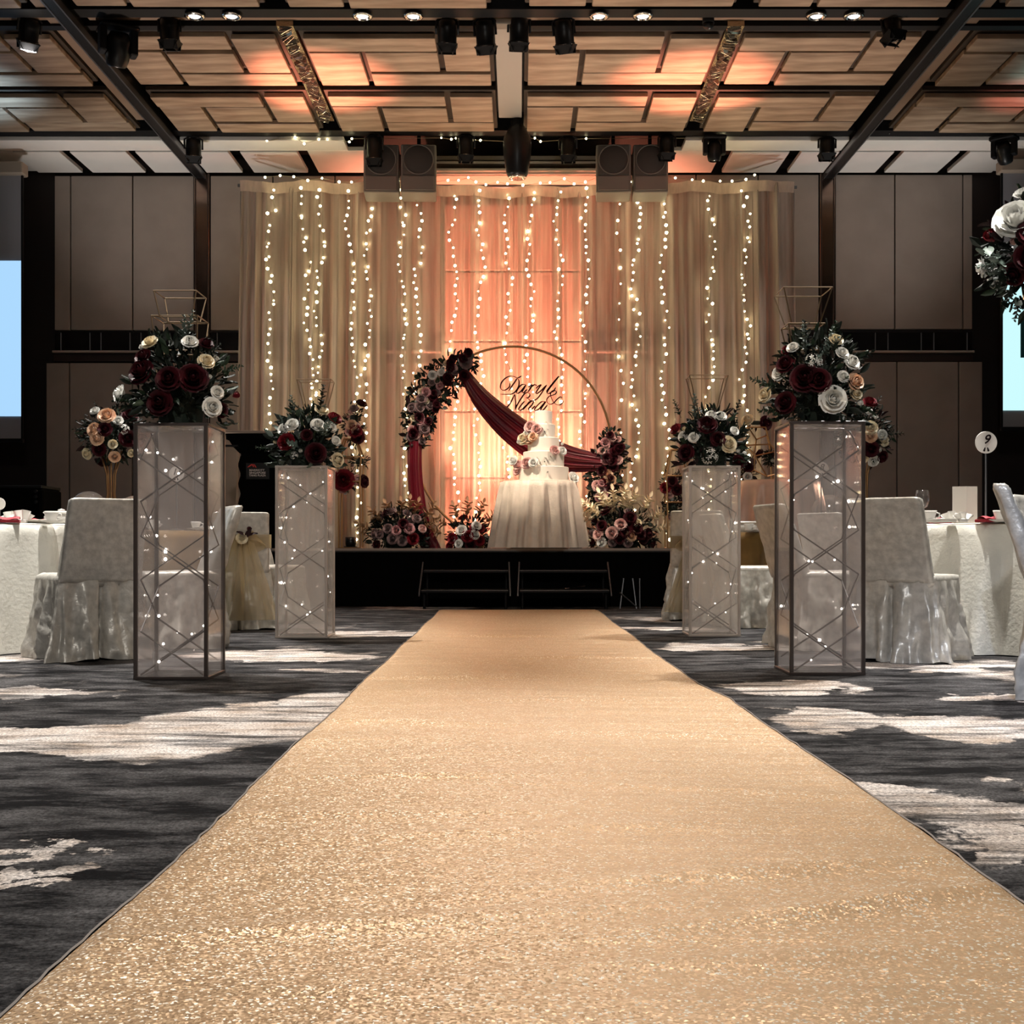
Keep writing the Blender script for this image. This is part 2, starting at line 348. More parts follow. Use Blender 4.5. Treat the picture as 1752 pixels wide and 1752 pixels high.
fields = [(-5.95,-4.25),(-3.83,-2.2),(-2.0,-.25),(.06,1.86),(2.03,3.70),(4.15,5.85),(-7.8,-6.1),(6.0,7.7)]
for i, (a, b_) in enumerate(fields):
    for (y0, y1) in ((9.35,10.58),(11.16,12.36),(12.62,13.74)): pinwheel(a, b_, y0, y1)
cp(-.22, .03, 10.95, 13.35, mat('grey_centre_strip', (0.40,0.36,0.31), .6), 'centre_strip', CZ+.03)
BROWNS = mat('brown_bulkhead', (0.27,0.18,0.12), .6)
for s in (-1, 1):
    cp(s*4.05-.11-.05, s*4.05+.11-.05, 9.3, 13.5, BROWNS, 'side_bulkhead', CZ+.06)
    # long black lighting track with metal lips
    xb = -3.95 if s < 0 else 3.84
    t = part('ceiling_beam', MB().box(-.045,.045,9.3,WD,CZ-.06,CZ+.25), BLACKMETAL, ceil, loc=(xb,0,0))
    for dx in (-.055, .055): part('beam_lip', MB().box(-.008,.008,9.3,WD,CZ-.065,CZ+.0), GREYMETAL, t, loc=(dx,0,0))
for (y0, y1, m_, z) in ((10.82,11.0,BROWNS,CZ+.08),): 
    for (a, b_) in ((-7.8,-4.05),(-3.85,3.75),(3.95,7.7)): cp(a, b_, y0, y1, m_, 'slot_bulkhead', z)
for (a, b_) in ((-3.85,-2.2),(.06,1.86),(4.15,7.7)): cp(a, b_, 12.42, 12.55, EDGEW, 'slot_strip', CZ+.12)
# shiny light channels between the timber fields
CRYST = mat('channel_metal', (0.45,0.36,0.24), 0.18, 1.0, bump=.4, bscale=18)
for s, xc in ((-1,-2.10),(1,1.945)):
    ch = part('light_channel', MB().box(-.075,.075,11.0,13.45,CZ+.03,CZ+.09), CRYST, ceil, loc=(xc,0,0))
    mb = MB()
    for k in range(46):
        y = 11.05 + k*.052; a = RND.uniform(-.5,.5); M_ = Matrix.Translation((RND.uniform(-.02,.02), y, CZ+.02)) @ Matrix.Rotation(a, 4, 'Z') @ Matrix.Rotation(RND.uniform(-.6,.6), 4, 'Y')
        mb.box(-.055,.055,-.004,.004,-.02,.02, M=M_)
    o = part('crystal_rods', mb, CHROME, ch); o['kind'] = 'stuff'
# pale ceiling next to the end wall, its panels parted by dark grooves
xs = [(-5.95,-5.40),(-5.28,-4.62),(-4.51,-4.03),(-3.87,-3.42),(-3.28,-2.61)]
for (a, b_) in xs:
    for (c_, d_) in ((a, b_), (-.1-b_, -.1-a)): cp(c_, d_, 14.42, 15.2, PLASTER, 'plaster_panel', CZ)
for (a, b_) in ((-7.8,-4.03),(-3.87,-2.0),(1.9,3.77),(3.92,7.7)): cp(a, b_, 14.0, 14.36, PLASTER, 'plaster_strip', CZ)
for (a, b_) in ((-2.48,-1.75),(1.66,2.38)): cp(a, b_, 14.36, 15.2, PLASTER, 'plaster_panel', CZ)
for (a, b_) in ((-7.8,-5.95),(5.87,7.7)): cp(a, b_, 14.42, 15.2, PLASTER, 'plaster_panel', CZ+.02)
# recessed downlights in the cross slot
dl_rim = MB().lathe([(.085,0),(.09,-.012),(.062,-.02),(.055,.03)], 20).mesh('rim', CHROME, True)
dl_lens = MB().lathe([(.055,.0),(.045,-.012),(.0,-.016)], 20).mesh('lens', LENS, True)
words_ = ['far left','left','centre left','right of centre left','centre right','right of centre right','far right','right']
for i, px in enumerate((333,396,620,707,1025,1100,1397,1461)):
    p = at(px, 32, 10.78); t = thing('downlight', 'round recessed ceiling downlight in the near slot, %s from the left' % ['first','second','third','fourth','fifth','sixth','seventh','eighth'][i], 'light', (p.x, p.y, CZ+.03), 0, 'downlights in the near ceiling slot')
    part('rim', dl_rim, None, t); part('lens', dl_lens, None, t)
    part('housing', MB().lathe([(.06,.02),(.06,.2),(0,.2)], 14), BLACKMETAL, t)
tag(link('trim_2', MB().box(-7.8,7.7,10.69,10.86,CZ+.045,CZ+.25).mesh('trim_2', BLACK)), kind='structure')
tag(link('trim_3', MB().box(-7.8,7.7,13.78,13.96,CZ+.04,CZ+.25).mesh('trim_3', BLACK)), kind='structure')
tag(link('trim_4', MB().box(-7.8,7.7,11.02,11.12,CZ+.04,CZ+.25).mesh('trim_4', BLACK)), kind='structure')

# ------------------------------------------------------------------ lamps hanging from the ceiling
REFL = mat('lamp_reflector', (0.75,0.72,0.68), 0.15, 1.0)
def par_can(label, px, ytop, ybot, D, tilt, group, face=0.0):
    h = (ybot-ytop)*D/F; p = at(px, ytop, D); t = thing('stage_lamp', label, 'lamp', (p.x, p.y, CZ), face, group)
    drop = CZ - p.z
    part('clamp', MB().cbox(-.03,.03,-.03,.03,-max(.05,drop)-.05,.0,.006), BLACKMETAL, t)
    r = .085; M_ = Matrix.Translation((0,0,-drop-h*.48)) @ Matrix.Rotation(tilt, 4, 'X')
    b_ = MB(); b_.lathe([(r*.75,h*.42),(r*.95,h*.36),(r,h*.1),(r,-h*.36),(r*1.08,-h*.38),(r*1.08,-h*.42)], 18, cap=False); b_.lathe([(0,h*.43),(r*.75,h*.42)], 18, cap=False)
    part('body', b_, BLACKMETAL, t, True).matrix_local = M_
    y_ = MB().tube([(-r*1.15,0,-.02),(-r*1.15,0,h*.38),(-r*.5,0,h*.52),(r*.5,0,h*.52),(r*1.15,0,h*.38),(r*1.15,0,-.02)], .011, 6)
    part('yoke', y_, BLACKMETAL, t).matrix_local = M_
    part('lens', MB().lathe([(r*.98,-h*.36),(r*.7,-h*.40),(0,-h*.415)], 18), REFL, t, True).matrix_local = M_
    part('rim', MB().tube([(r*1.02*math.cos(a*PI/10), r*1.02*math.sin(a*PI/10), -h*.43) for a in range(20)], .007, 5, closed=True), REFL, t, True, label='bright metal rim').matrix_local = M_
    for k in range(4):
        Mk = M_ @ Matrix.Rotation(k*PI/2, 4, 'Z') @ Matrix.Translation((0, r*1.08, -h*.43)) @ Matrix.Rotation(-.55, 4, 'X')
        part('barn_door', MB().box(-.08,.08,-.003,.003,-.085,0), BLACK, t).matrix_local = Mk
    return t
gn = 'black stage lamps in the near ceiling slot'; gf = 'black stage lamps in the far ceiling slot'
for i, (px, y0, y1, ti) in enumerate(((290,30,74,.15),(765,33,80,.2),(830,33,82,.35),(888,30,76,.3),(965,33,80,.35),(1525,26,68,-.3))):
    par_can('black barn door lamp hanging in the near ceiling slot, %s from the left' % ['first','second','third','fourth','fifth','last'][i], px, y0, y1, 11.0, ti, gn, [.0,.05,-.2,.1,-.3,.3][i])
for i, (px, y0, y1, ti) in enumerate(((331,236,270,.2),(640,232,276,.1),(797,232,270,.1),(972,235,270,.1),(1141,232,266,.1),(1415,236,266,.1))):
    par_can('black lamp hanging in the far ceiling slot above the drape, %s from the left' % ['first','second','third','fourth','fifth','last'][i], px, y0, y1, 13.87, ti, gf, [.2,.0,.1,-.1,.1,.0][i])
def moving_head(label, px, ytop, ybot, D, tilt, face, group):
    s = (ybot-ytop)*D/F/.36; p = at(px, ytop, D); t = thing('moving_head_lamp', label, 'lamp', (p.x, p.y, CZ), face, group); drop = CZ-p.z
    b_ = MB().cbox(-.16*s,.16*s,-.12*s,.12*s,-.10*s-drop,.0,.02*s); part('base', b_, BLACK, t)
    for q in (-1,1): part('arm', MB().cbox(q*.125*s-.03*s,q*.125*s+.03*s,-.06*s,.06*s,-.30*s-drop,-.08*s-drop,.015*s), BLACK, t)
    M_ = Matrix.Translation((0,0,-.24*s-drop)) @ Matrix.Rotation(tilt,4,'X')
    hd = part('head', MB().lathe([(.0,.12*s),(.07*s,.12*s),(.10*s,.06*s),(.10*s,-.08*s),(.085*s,-.14*s),(.075*s,-.15*s)],16, cap=False), BLACKMETAL, t, True); hd.matrix_local = M_
    part('lens', MB().lathe([(.075*s,-.145*s),(.05*s,-.135*s),(0,-.13*s)],16), REFL, t, True).matrix_local = M_
moving_head('black moving head lamp in near slot beside the first barn door lamp', 202, 32, 106, 11.0, .5, .5, 'moving head lamps')
moving_head('black moving head lamp at right end of the drape, far slot', 1222, 228, 272, 13.87, .1, .0, 'moving head lamps')
moving_head('large black moving head lamp near the right screen', 1718, 228, 276, 13.87, .6, -.7, 'moving head lamps')
t = par_can('black barn door lamp shining at upper left corner of the ceiling', 50, 30, 74, 11.0, .5, gn, .6)
part('lit_lens', MB().lathe([(.07,-.085),(.0,-.1)],14), emit('lit_lamp', (1,.95,.9), 18), t, True, label='glowing lens').matrix_local = Matrix.Translation((0,0,-.1)) @ Matrix.Rotation(.5,4,'X')
# long black housing hanging in the middle
D = 13.4; p = at(885, 215, D); t = thing('hanging_projector', 'long black pod shaped fixture hanging at ceiling centre', 'fixture', (p.x, D, CZ))
part('stem', MB().lathe([(.07,.0),(.07,-.12),(.05,-.15)],16, c=(0,0,.05)), BLACK, t, True)
part('pod', MB().lathe([(.05,-.02),(.09,-.06),(.15,-.17),(.155,-.26),(.15,-.36),(.12,-.56),(.10,-.60),(.0,-.605)],20), BLACKMETAL, t, True)
part('nose_ring', MB().lathe([(.102,-.595),(.095,-.612),(.06,-.615)],20), CHROME, t, True)
p = at(1212, 38, 10.95); t = thing('dome_camera', 'small black dome camera under near ceiling slot on the right', 'camera', (p.x,p.y,CZ+.05)); part('mount', MB().lathe([(.05,.05),(.055,-.02),(.0,-.02)],14), BLACK, t, True); part('dome', MB().lathe([(.05,-.02),(.045,-.05),(.025,-.07),(0,-.075)],14), BLACKMETAL, t, True)
# loudspeaker pairs in front of the drape
SPK = mat('grey_speaker_paint', (0.21,0.185,0.165), .6); GRILLE = mat('speaker_grille', (0.115,0.10,0.09), .8, bump=.3, bscale=300); CONE = mat('speaker_cone', (0.055,0.05,0.048), .7)
for side, (x0, x1) in (('left',(620,748)), ('right',(1018,1145))):
    D = 14.0
    for k in range(2):
        a = x0 + (x1-x0)/2*k + 2; b_ = x0 + (x1-x0)/2*(k+1) - 2; xc = X((a+b_)/2, D); wd = (b_-a)*D/F; z1 = Z(247,D); z0 = Z(329,D); h = z1-z0
        t = thing('loudspeaker', 'grey hanging loudspeaker with round woofer, %s of the pair at drape top %s' % (('left one','right one')[k], side), 'speaker', (xc, D, z0), (.05 if side=='left' else -.05), 'hanging loudspeakers')
        part('cabinet', MB().cbox(-wd/2,wd/2,0,.4,0,h,.015), SPK, t)
        part('grille', MB().cbox(-wd/2+.02,wd/2-.02,-.02,.0,h*.36,h-.02,.008), GRILLE, t)
        part('grille', MB().cbox(-wd/2+.02,wd/2-.02,-.02,.0,.02,h*.33,.008), SPK, t)
        r = wd*.42; Mx = Matrix.Translation((0,-.022,h*.67)) @ Matrix.Rotation(PI/2,4,'X')
        part('woofer', MB().lathe([(r,0),(r*.95,.006),(r*.4,.004),(.0,.012)],24), CONE, t, True).matrix_local = Mx
        part('surround', MB().tube([(r*math.cos(q*PI/14), r*math.sin(q*PI/14),0.004) for q in range(28)],.007,5,closed=True), SPK, t, True).matrix_local = Mx
        part('bracket', MB().box(-.02,.02,.15,.2,h,5.45-z0), BLACKMETAL, t)
# projection screens
SCRN = mat('screen_cloth', (0.30,0.30,0.33), .8)
def screen(label, side, px, y0, ya, yb, y1, col, pw):
    D = 14.3; s = -1 if side == 'left' else 1; xa = X(px, D); xb = xa + s*2.9
    t = thing('projection_screen', label, 'screen', ((xa+xb)/2, D, Z(y1,D)))
    a, b_ = min(xa,xb)-(xa+xb)/2, max(xa,xb)-(xa+xb)/2; zb = Z(y1,D)
    part('screen_cloth', MB().box(a,b_,.012,.02,0,Z(y0,D)-zb), SCRN, t)
    part('projected_picture', MB().box(a,b_,.002,.010,Z(yb,D)-zb,Z(ya,D)-zb), emit('picture_'+side, col, pw), t, label='glowing pale blue picture')
    for q in (a-.02, b_): part('border', MB().box(q,q+.02,.0,.03,-.02,Z(y0,D)-zb), BLACK, t)
    part('bottom_bar', MB().box(a-.02,b_+.02,-.01,.04,-.05,-.005), BLACKMETAL, t)
    part('roller_case', MB().cbox(a-.05,b_+.05,-.08,.1,Z(y0,D)-zb,Z(y0,D)-zb+.14,.02), CREAMP, t)
    return t
screen('projection screen with pale blue picture at left end wall', 'left', 36, 300, 446, 712, 750, (.42,.70,1.0), 1.0)
ts = screen('projection screen with aqua picture behind tall flowers at right', 'right', 1716, 296, 480, 702, 730, (.62,.98,1.0), 1.0)
part('picture_detail', MB().box(-1.45+X(1746,14.3)-X(1716,14.3),-1.0,-.004,.001,Z(612,14.3)-Z(730,14.3),Z(540,14.3)-Z(730,14.3)), mat('teal_ink',(.01,.12,.14),.8), ts, label='dark teal block in the picture')
# ------------------------------------------------------------------ glitter runner
def glitter_mat():
    m, N, L, b = node_mat('gold_glitter_cloth')
    b.inputs['Roughness'].default_value = .45; b.inputs['Metallic'].default_value = .35; b.inputs['Specular IOR Level'].default_value = .6
    geo = N.new('ShaderNodeNewGeometry')
    v = N.new('ShaderNodeTexVoronoi'); v.inputs['Scale'].default_value = 260; L.new(geo.outputs['Position'], v.inputs['Vector'])
    sep = N.new('ShaderNodeSeparateColor'); L.new(v.outputs['Color'], sep.inputs[0])
    r = N.new('ShaderNodeValToRGB'); e = r.color_ramp.elements; e[0].position = .0; e[0].color = (.44,.275,.145,1); e[1].position = .55; e[1].color = (.56,.37,.215,1)
    q = e.new(.90); q.color = (.68,.48,.29,1); q = e.new(.93); q.color = (1,.93,.80,1); r.color_ramp.interpolation = 'LINEAR'  # palest flakes: sparkle painted into the base colour
    L.new(sep.outputs[0], r.inputs[0])
    nz = N.new('ShaderNodeTexNoise'); nz.inputs['Scale'].default_value = 2.2; nz.inputs['Detail'].default_value = 4
    mp = N.new('ShaderNodeMapping'); mp.inputs['Scale'].default_value = (.6, 2.2, 1); L.new(geo.outputs['Position'], mp.inputs[0]); L.new(mp.outputs[0], nz.inputs['Vector'])
    L.new(r.outputs[0], b.inputs['Base Color'])
    # every flake leans its own way
    s = N.new('ShaderNodeVectorMath'); s.operation = 'SUBTRACT'; s.inputs[1].default_value = (.5,.5,.5); L.new(v.outputs['Color'], s.inputs[0])
    sc = N.new('ShaderNodeVectorMath'); sc.operation = 'SCALE'; sc.inputs['Scale'].default_value = .65; L.new(s.outputs[0], sc.inputs[0])
    bp = N.new('ShaderNodeBump'); bp.inputs['Strength'].default_value = .8; bp.inputs['Distance'].default_value = .05; L.new(nz.outputs['Fac'], bp.inputs['Height'])
    ad = N.new('ShaderNodeVectorMath'); ad.operation = 'ADD'; L.new(bp.outputs[0], ad.inputs[0]); L.new(sc.outputs[0], ad.inputs[1])
    no = N.new('ShaderNodeVectorMath'); no.operation = 'NORMALIZE'; L.new(ad.outputs[0], no.inputs[0]); L.new(no.outputs[0], b.inputs['Normal'])
    return m
RUN = glitter_mat()
ridges = [(.35,3.9,-.12,.008),(-.2,3.2,.10,.006),(-.45,4.2,-.16,.007),(.45,2.25,.28,.008),(.62,2.05,.35,.010),(.1,2.6,.2,.005),(-.3,2.75,.05,.005),(.2,4.8,-.05,.005),(-.3,5.6,.03,.010),(.3,6.6,.02,.010),(-.1,8.2,.0,.011),(.5,3.0,-.25,.006),(-.2,1.95,.22,.006),(.25,1.75,.2,.006)]
def runner_pt(u, v):
    y = .9 + (11.85-.9)*v**1.6
    xl = -.655-.0105*(y-1.5) + .006*math.sin(y*3.1); xr = .855 - .004*max(0,y-1.5) - (.055*min(1,max(0,(y-4.9)/.5)) if y > 4.9 else 0) + .006*math.sin(y*2.3+1)
    x = xl+(xr-xl)*u; z = .006
    for (cx, cy, sl, a) in ridges:
        d = (y-cy-sl*(x-cx)); e = math.exp(-(d/.035)**2) * math.exp(-((x-cx)/.45)**2); z += 1.7*a*e
    z += .0015*math.sin(y*9+x*3) + .0015
    if u in (0, 1): z = .001
    return (x, y, z)
rn = thing('aisle_runner', 'long gold glitter aisle runner laid on the dark patterned carpet', 'carpet runner', (0,.9,0))
part('cloth', MB().grid(runner_pt, 56, 420), RUN, rn, True, loc=(0,-.9,0))
FRINGE = mat('runner_edge', (.26,.24,.23), .8, spec=.1)
for u in (0, 1):
    pts = [Vector(runner_pt(u, k/160)) + Vector((RND.uniform(-.004,.004), 0, .003)) for k in range(161)]
    part('edge_thread', MB().tube(pts, .0024, 4), FRINGE, rn, loc=(0,-.9,0), label='loose grey edge thread')

# ------------------------------------------------------------------ stage, steps, drape
SF, SB, ST = 12.6, 15.17, .60          # stage front, back, top
st = thing('stage', 'low black stage across the end wall with pale top edge', 'stage', (0, SF, 0))
part('deck', MB().cbox(-3.6,3.6,0,SB-SF,.56,.597,.004), mat('stage_deck', (.05,.045,.042), .6), st)
part('deck_edge', MB().box(-3.6,3.6,-.012,.0,.575,.6), mat('deck_edge', (.35,.27,.22), .4), st, label='pale edge strip')
BLK = mat('black_stage_cloth', (.003,.003,.003), .9, spec=.04)
part('front_skirt', MB().grid(lambda u,v: (-3.6+7.2*u, .01+.012*math.sin(u*260), .56*v), 260, 2), BLK, st, True)
STEPM = mat('dull_steel', (.055,.055,.06), .45, .5)
def steps(px0, px1, label):
    D = 12.0; x0, x1 = X(px0,D), X(px1,D); xc = (x0+x1)/2; w_ = (x1-x0)/2
    t = thing('stage_steps', label, 'steps', (xc, D, 0), 0, 'black folding steps before the stage')
    for (py, yy) in ((1009,.02),(975,.30)):
        z = Z(py, D+yy)
        part('tread', MB().cbox(-w_+.02,w_-.02,yy,yy+.28,z-.03,z,.004), BLACK, t)
        part('nosing', MB().tube([(-w_+.02,yy,z-.01),(w_-.02,yy,z-.01)],.006,6), STEPM, t, label='grey metal nosing')
    for s in (-1,1):
        part('side_frame', MB().tube([(s*w_,.0,.13),(s*(w_-.0),.02,.16),(s*(w_-.015),.30,.46)],.009,6), STEPM, t)
        for yy in (.1,.5): part('leg', MB().tube([(s*w_*.9,yy,0),(s*w_*.9,yy,.15 if yy<.3 else .36)],.014,6), BLACK, t)
steps(717, 873, 'black two tread stage steps standing left of centre')
steps(886, 1046, 'black two tread stage steps standing right of centre')
D = 12.05; p = at(985, 1006, D); tag(link('paper_slip', MB().grid(lambda u,v:(-.1+.2*u,-.05+.1*v,.004+.03*u*(1-.5*v)),6,3).mesh('paper_slip', mat('pale_paper',(.75,.55,.48),.7)), None, (p.x, D+.1, Z(1008,D))), 'small pale curled paper slip lying on the right stage steps', 'paper')
# thin folding stand at stage right foot
t = thing('folding_stand', 'thin folded black metal stand beside right stage steps', 'stand', (X(1078,12.2),12.2,0))
for (a, b_) in (((-.10,0,0),(-.06,.05,.30)),((.06,-.03,0),(.03,.05,.30)),((.10,.03,0),(.10,.05,.30)),((-.10,0,.16),(.06,-.03,.02))): part('rod', MB().tube([a,b_],.007,6), GREYMETAL, t)

DY = 14.45
DRAPE = sheer('champagne_sheer', (.50,.42,.365), .36, .30, .12)
dr = thing('drape_backdrop', 'tall champagne sheer drape backdrop hung in folds behind the stage', 'curtain', (0, DY, ST))
FR = random.Random(11)
folds = [(FR.uniform(22,75), FR.uniform(0,6.28), FR.uniform(.3,1)) for _ in range(9)]
def fold(x, v):
    a = 0
    for (k, ph, am) in folds: a += am*math.sin(k*x + ph + .5*math.sin(v*1.5+ph))
    a = a/3.2
    f = .105*(.6+.5*v)
    soft = .5+.5*math.sin(x*2.2+1)
    return a*f*(.55+.6*soft) + .02*math.sin(x*5.1)
def drape_top(x): return Z(316,DY)-ST - .065*math.exp(-(x/1.6)**2) + .012*math.sin(x*7)
edges = [413,505,600,690,755,880,1003,1105,1200,1285,1357]
for i in range(len(edges)-1):
    xa, xb = X(edges[i],DY), X(edges[i+1],DY)
    def fn(u, v, xa=xa, xb=xb):
        x = xa+(xb-xa)*u; flare = (1-v)*(1.022) + v; fl_ = 1.018-(.018*v)
        y = fold(x, 1-v) - .02*(1-v)
        if u < .03 or u > .97: y -= .02
        return (x*fl_ if abs(x) > .3 else x, y, .0 + drape_top(x)*v)
    part('drape_panel', MB().grid(fn, 120, 12), DRAPE, dr, True)
HEM = sheer('drape_hem', (.62,.50,.41), .1, .4, .1)
part('top_hem', MB().grid(lambda u,v: (X(413,DY)+(X(1357,DY)-X(413,DY))*u, -.05-.012*math.sin(u*180)-.03*v, drape_top(X(413,DY)+(X(1357,DY)-X(413,DY))*u)-.10+.12*v+.008*math.sin(u*63)), 260, 3), HEM, dr, True)
part('rod', MB().tube([(X(405,DY),.06,drape_top(-3.3)),(X(1365,DY),.06,drape_top(3.3))],.02,8), GREYMETAL, dr)
for q in (410, 720, 1020, 1360): part('upright', MB().tube([(X(q,DY),.12,0),(X(q,DY),.12,drape_top(X(q,DY))-.02)],.02,8), GREYMETAL, dr)

# ------------------------------------------------------------------ fairy lights on the drape
WIRE = mat('fairy_wire', (.30,.26,.16), .5)
bulb_me = None
def ico(r, m):
    bm = bmesh.new(); bmesh.ops.create_icosphere(bm, subdivisions=1, radius=r); me = bpy.data.meshes.new('bulb'); bm.to_mesh(me); bm.free()
    me.materials.append(m); me.polygons.foreach_set('use_smooth', [True]*len(me.polygons)); return me
bulb_me = ico(.017, BULB); bulb_p = ico(.0078, BULBC); bulb_s = ico(.0150, BULB)
ordn = ['first','second','third','fourth','fifth','sixth','seventh','eighth','ninth','tenth']
strings = [(461,930,461),(515,800,545),(549,800,537),(597,930,612),(632,800,620),(683,930,700),(717,930,712),(775,930,778),(822,930,818),(869,930,870),(907,930,905),(955,930,960),(1003,930,998),(1060,930,1063),(1090,930,1085),(1134,930,1142),(1219,930,1215),(1275,930,1277)]
DS = DY-.125
for i, (px, yb, pxb) in enumerate(strings):
    sparse = px == 1060; step = 27 if sparse else 13.2
    side = ('%s from the left' % (ordn[i] if i < 9 else '')) if i < 9 else '%s from the right' % ordn[len(strings)-1-i]
    t = thing('fairy_light_string', 'warm fairy light string hanging down the drape, %s' % side, 'string light', (X(px,DS), DS, 0), 0, 'fairy light strings on the drape')
    pts = []; ph = FR.uniform(0,6); y = 322+FR.uniform(0,8); lastx = 0
    while y < yb:
        f = (y-322)/(930-322); x = px+(pxb-px)*f + 4.5*math.sin(y*.035+ph) + FR.uniform(-4.5,4.5)
        dd = FR.uniform(-.05,.02) if FR.random() < .78 else FR.uniform(.08,.16)
        pts.append(Vector((X(x,DS)-X(px,DS), dd, Z(y,DS)))); y += step*FR.uniform(.8,1.2)
    part('wire', MB().tube(pts, .003, 3), WIRE, t)
    for p in pts: link('bulb', bulb_me, t, p, None, FR.uniform(.6,1.25))
t = thing('fairy_light_string', 'fairy light string draped along the top hem of the drape', 'string light', (0, DS-.05, 0), 0, 'fairy light strings on the drape'); pts = []
x = 455
while x < 1290:
    pts.append(Vector((X(x,DS), FR.uniform(-.04,.02), drape_top(X(x,DY))+ST+FR.uniform(-.02,.09)))); x += FR.uniform(12,30)
part('wire', MB().tube(pts, .003, 3), WIRE, t)
for p in pts: link('bulb', bulb_me, t, p, None, FR.uniform(.7,1.0))
t = thing('fairy_light_string', 'fairy lights coiled above the drape under the ceiling', 'string light', (0, 13.98, 0), 0, 'fairy light strings on the drape'); pts = []
for q in (456,505,520,545,560,598,603,755,772,780,812,822,872,902,915,925,1003,1235,1238): pts.append(Vector((X(q,13.98), FR.uniform(-.05,.05), Z(238+FR.uniform(-4,8),13.98))))
part('wire', MB().tube(pts, .003, 3), WIRE, t)
for p in pts: link('bulb', bulb_s, t, p, None, FR.uniform(.7,1.0))

# ------------------------------------------------------------------ flowers: one of each kind, shared by every arrangement
def petal(mb, a0, w_, r0, h0, h1, r1, curl, close=0.0, ruf=0.0):
    """a cupped petal; u runs round the flower (one edge tucked under its neighbour), v from base to lip"""
    def fn(u, v):
        ang = a0+(u-.5)*w_; s = math.sin(min(1,v*1.2)*PI/2)
        r = r0+(r1-r0)*s - close*v**3 + (u-.5)*.10*r1; lip = max(0,v-.6)/.4
        r += curl*lip*lip; e = (abs(u-.5)*2)**2
        z = h0+(h1-h0)*v - .16*e*v*(h1-h0) - curl*lip*lip*.55 + ruf*lip*math.sin(u*9+a0*5)
        return (r*math.cos(ang), r*math.sin(ang), z)
    mb.grid(fn, 4, 4)
def rose_mb():
    mb = MB(); mb.lathe([(.10,-.3),(.13,.3),(.09,.8),(.02,.86)],6)
    for n, r0, r1, h, cu, cl in ((3,.08,.24,1.0,.0,.10),(3,.14,.42,1.0,.02,.14),(4,.2,.60,.92,.10,.10),(5,.25,.80,.74,.26,.0),(5,.25,.92,.46,.34,.0)):
        for k in range(n): petal(mb, k*2*PI/n+n*.7+r1*3, 2*PI/n*1.5, r0, -.35, h, r1, cu, cl, .03)
    return mb
def bud_mb():
    mb = MB(); mb.lathe([(.1,-.5),(.30,-.2),(.25,.5),(.06,.9)],7)
    for n, r1, h, cl in ((3,.36,1.05,.2),(3,.48,.95,.2),(4,.58,.75,.05)):
        for k in range(n): petal(mb, k*2*PI/n+n+r1*4, 2*PI/n*1.4, .12, -.5, h, r1, .06, cl)
    return mb
def peony_mb():
    mb = MB(); mb.lathe([(.1,-.3),(.2,.2),(.12,.6),(.03,.66)],8)
    for n, r1, h, cu, cl in ((5,.30,.85,.0,.08),(6,.46,.85,.06,.1),(7,.64,.76,.12,.06),(8,.82,.56,.2,.0),(9,.95,.30,.25,.0)):
        for k in range(n): petal(mb, k*2*PI/n+n*.5+r1*3, 2*PI/n*1.5, .12, -.3, h, r1, cu, cl, .06)
    return mb
def cluster_mb():
    mb = MB(); R = random.Random(5)
    for k in range(26):
        z = R.uniform(-.1,1); a = R.uniform(0,6.28); r = math.sqrt(max(0,1-z*z)); c = Vector((r*math.cos(a), r*math.sin(a), z*.8))
        q = Vector((0,0,1)).rotation_difference(c.normalized()).to_matrix().to_4x4(); M_ = Matrix.Translation(c*.85) @ q @ Matrix.Rotation(a,4,'Z')
        for j in range(4):
            Mj = M_ @ Matrix.Rotation(j*PI/2,4,'Z')
            mb.add([Mj @ Vector(p) for p in ((0,0,0),(.12,.02,.06),(.26,.12,.04),(.13,.18,.07))], [(0,1,2,3)])
    return mb
def leaf_mb(wd=.5, n=4, bend=.25):
    mb = MB()
    def fn(u, v):
        hw = wd*math.sin(PI*min(1,v*.93+.05))**.8/2*(1-.25*v); return ((u-.5)*2*hw, v, bend*v*v*-.6 + abs(u-.5)*.22*wd*2)
    mb.grid(fn, 2, n); return mb
def sprig_mb(n, round_, ln=1.0):
    """a stem with pairs of small leaves"""
    mb = MB(); mb.tube([(0,0,0),(0.02,0,ln*.5),(0,.05,ln)], .012, 4); R = random.Random(n); lf = leaf_mb(.75 if round_ else .4, 3, .2)
    for k in range(n):
        f = .15+.85*k/n; 
        for s in (0, 1):
            M_ = Matrix.Translation((0,.05*f*f,ln*f)) @ Matrix.Rotation(k*1.9+s*PI+R.uniform(-.3,.3),4,'Z') @ Matrix.Rotation(R.uniform(.35,.8),4,'X') @ Matrix.Scale((.24 if round_ else .3)*(1.15-.7*f),4)
            mb.add([M_ @ Vector(p) for p in lf.v], lf.f)
    return mb
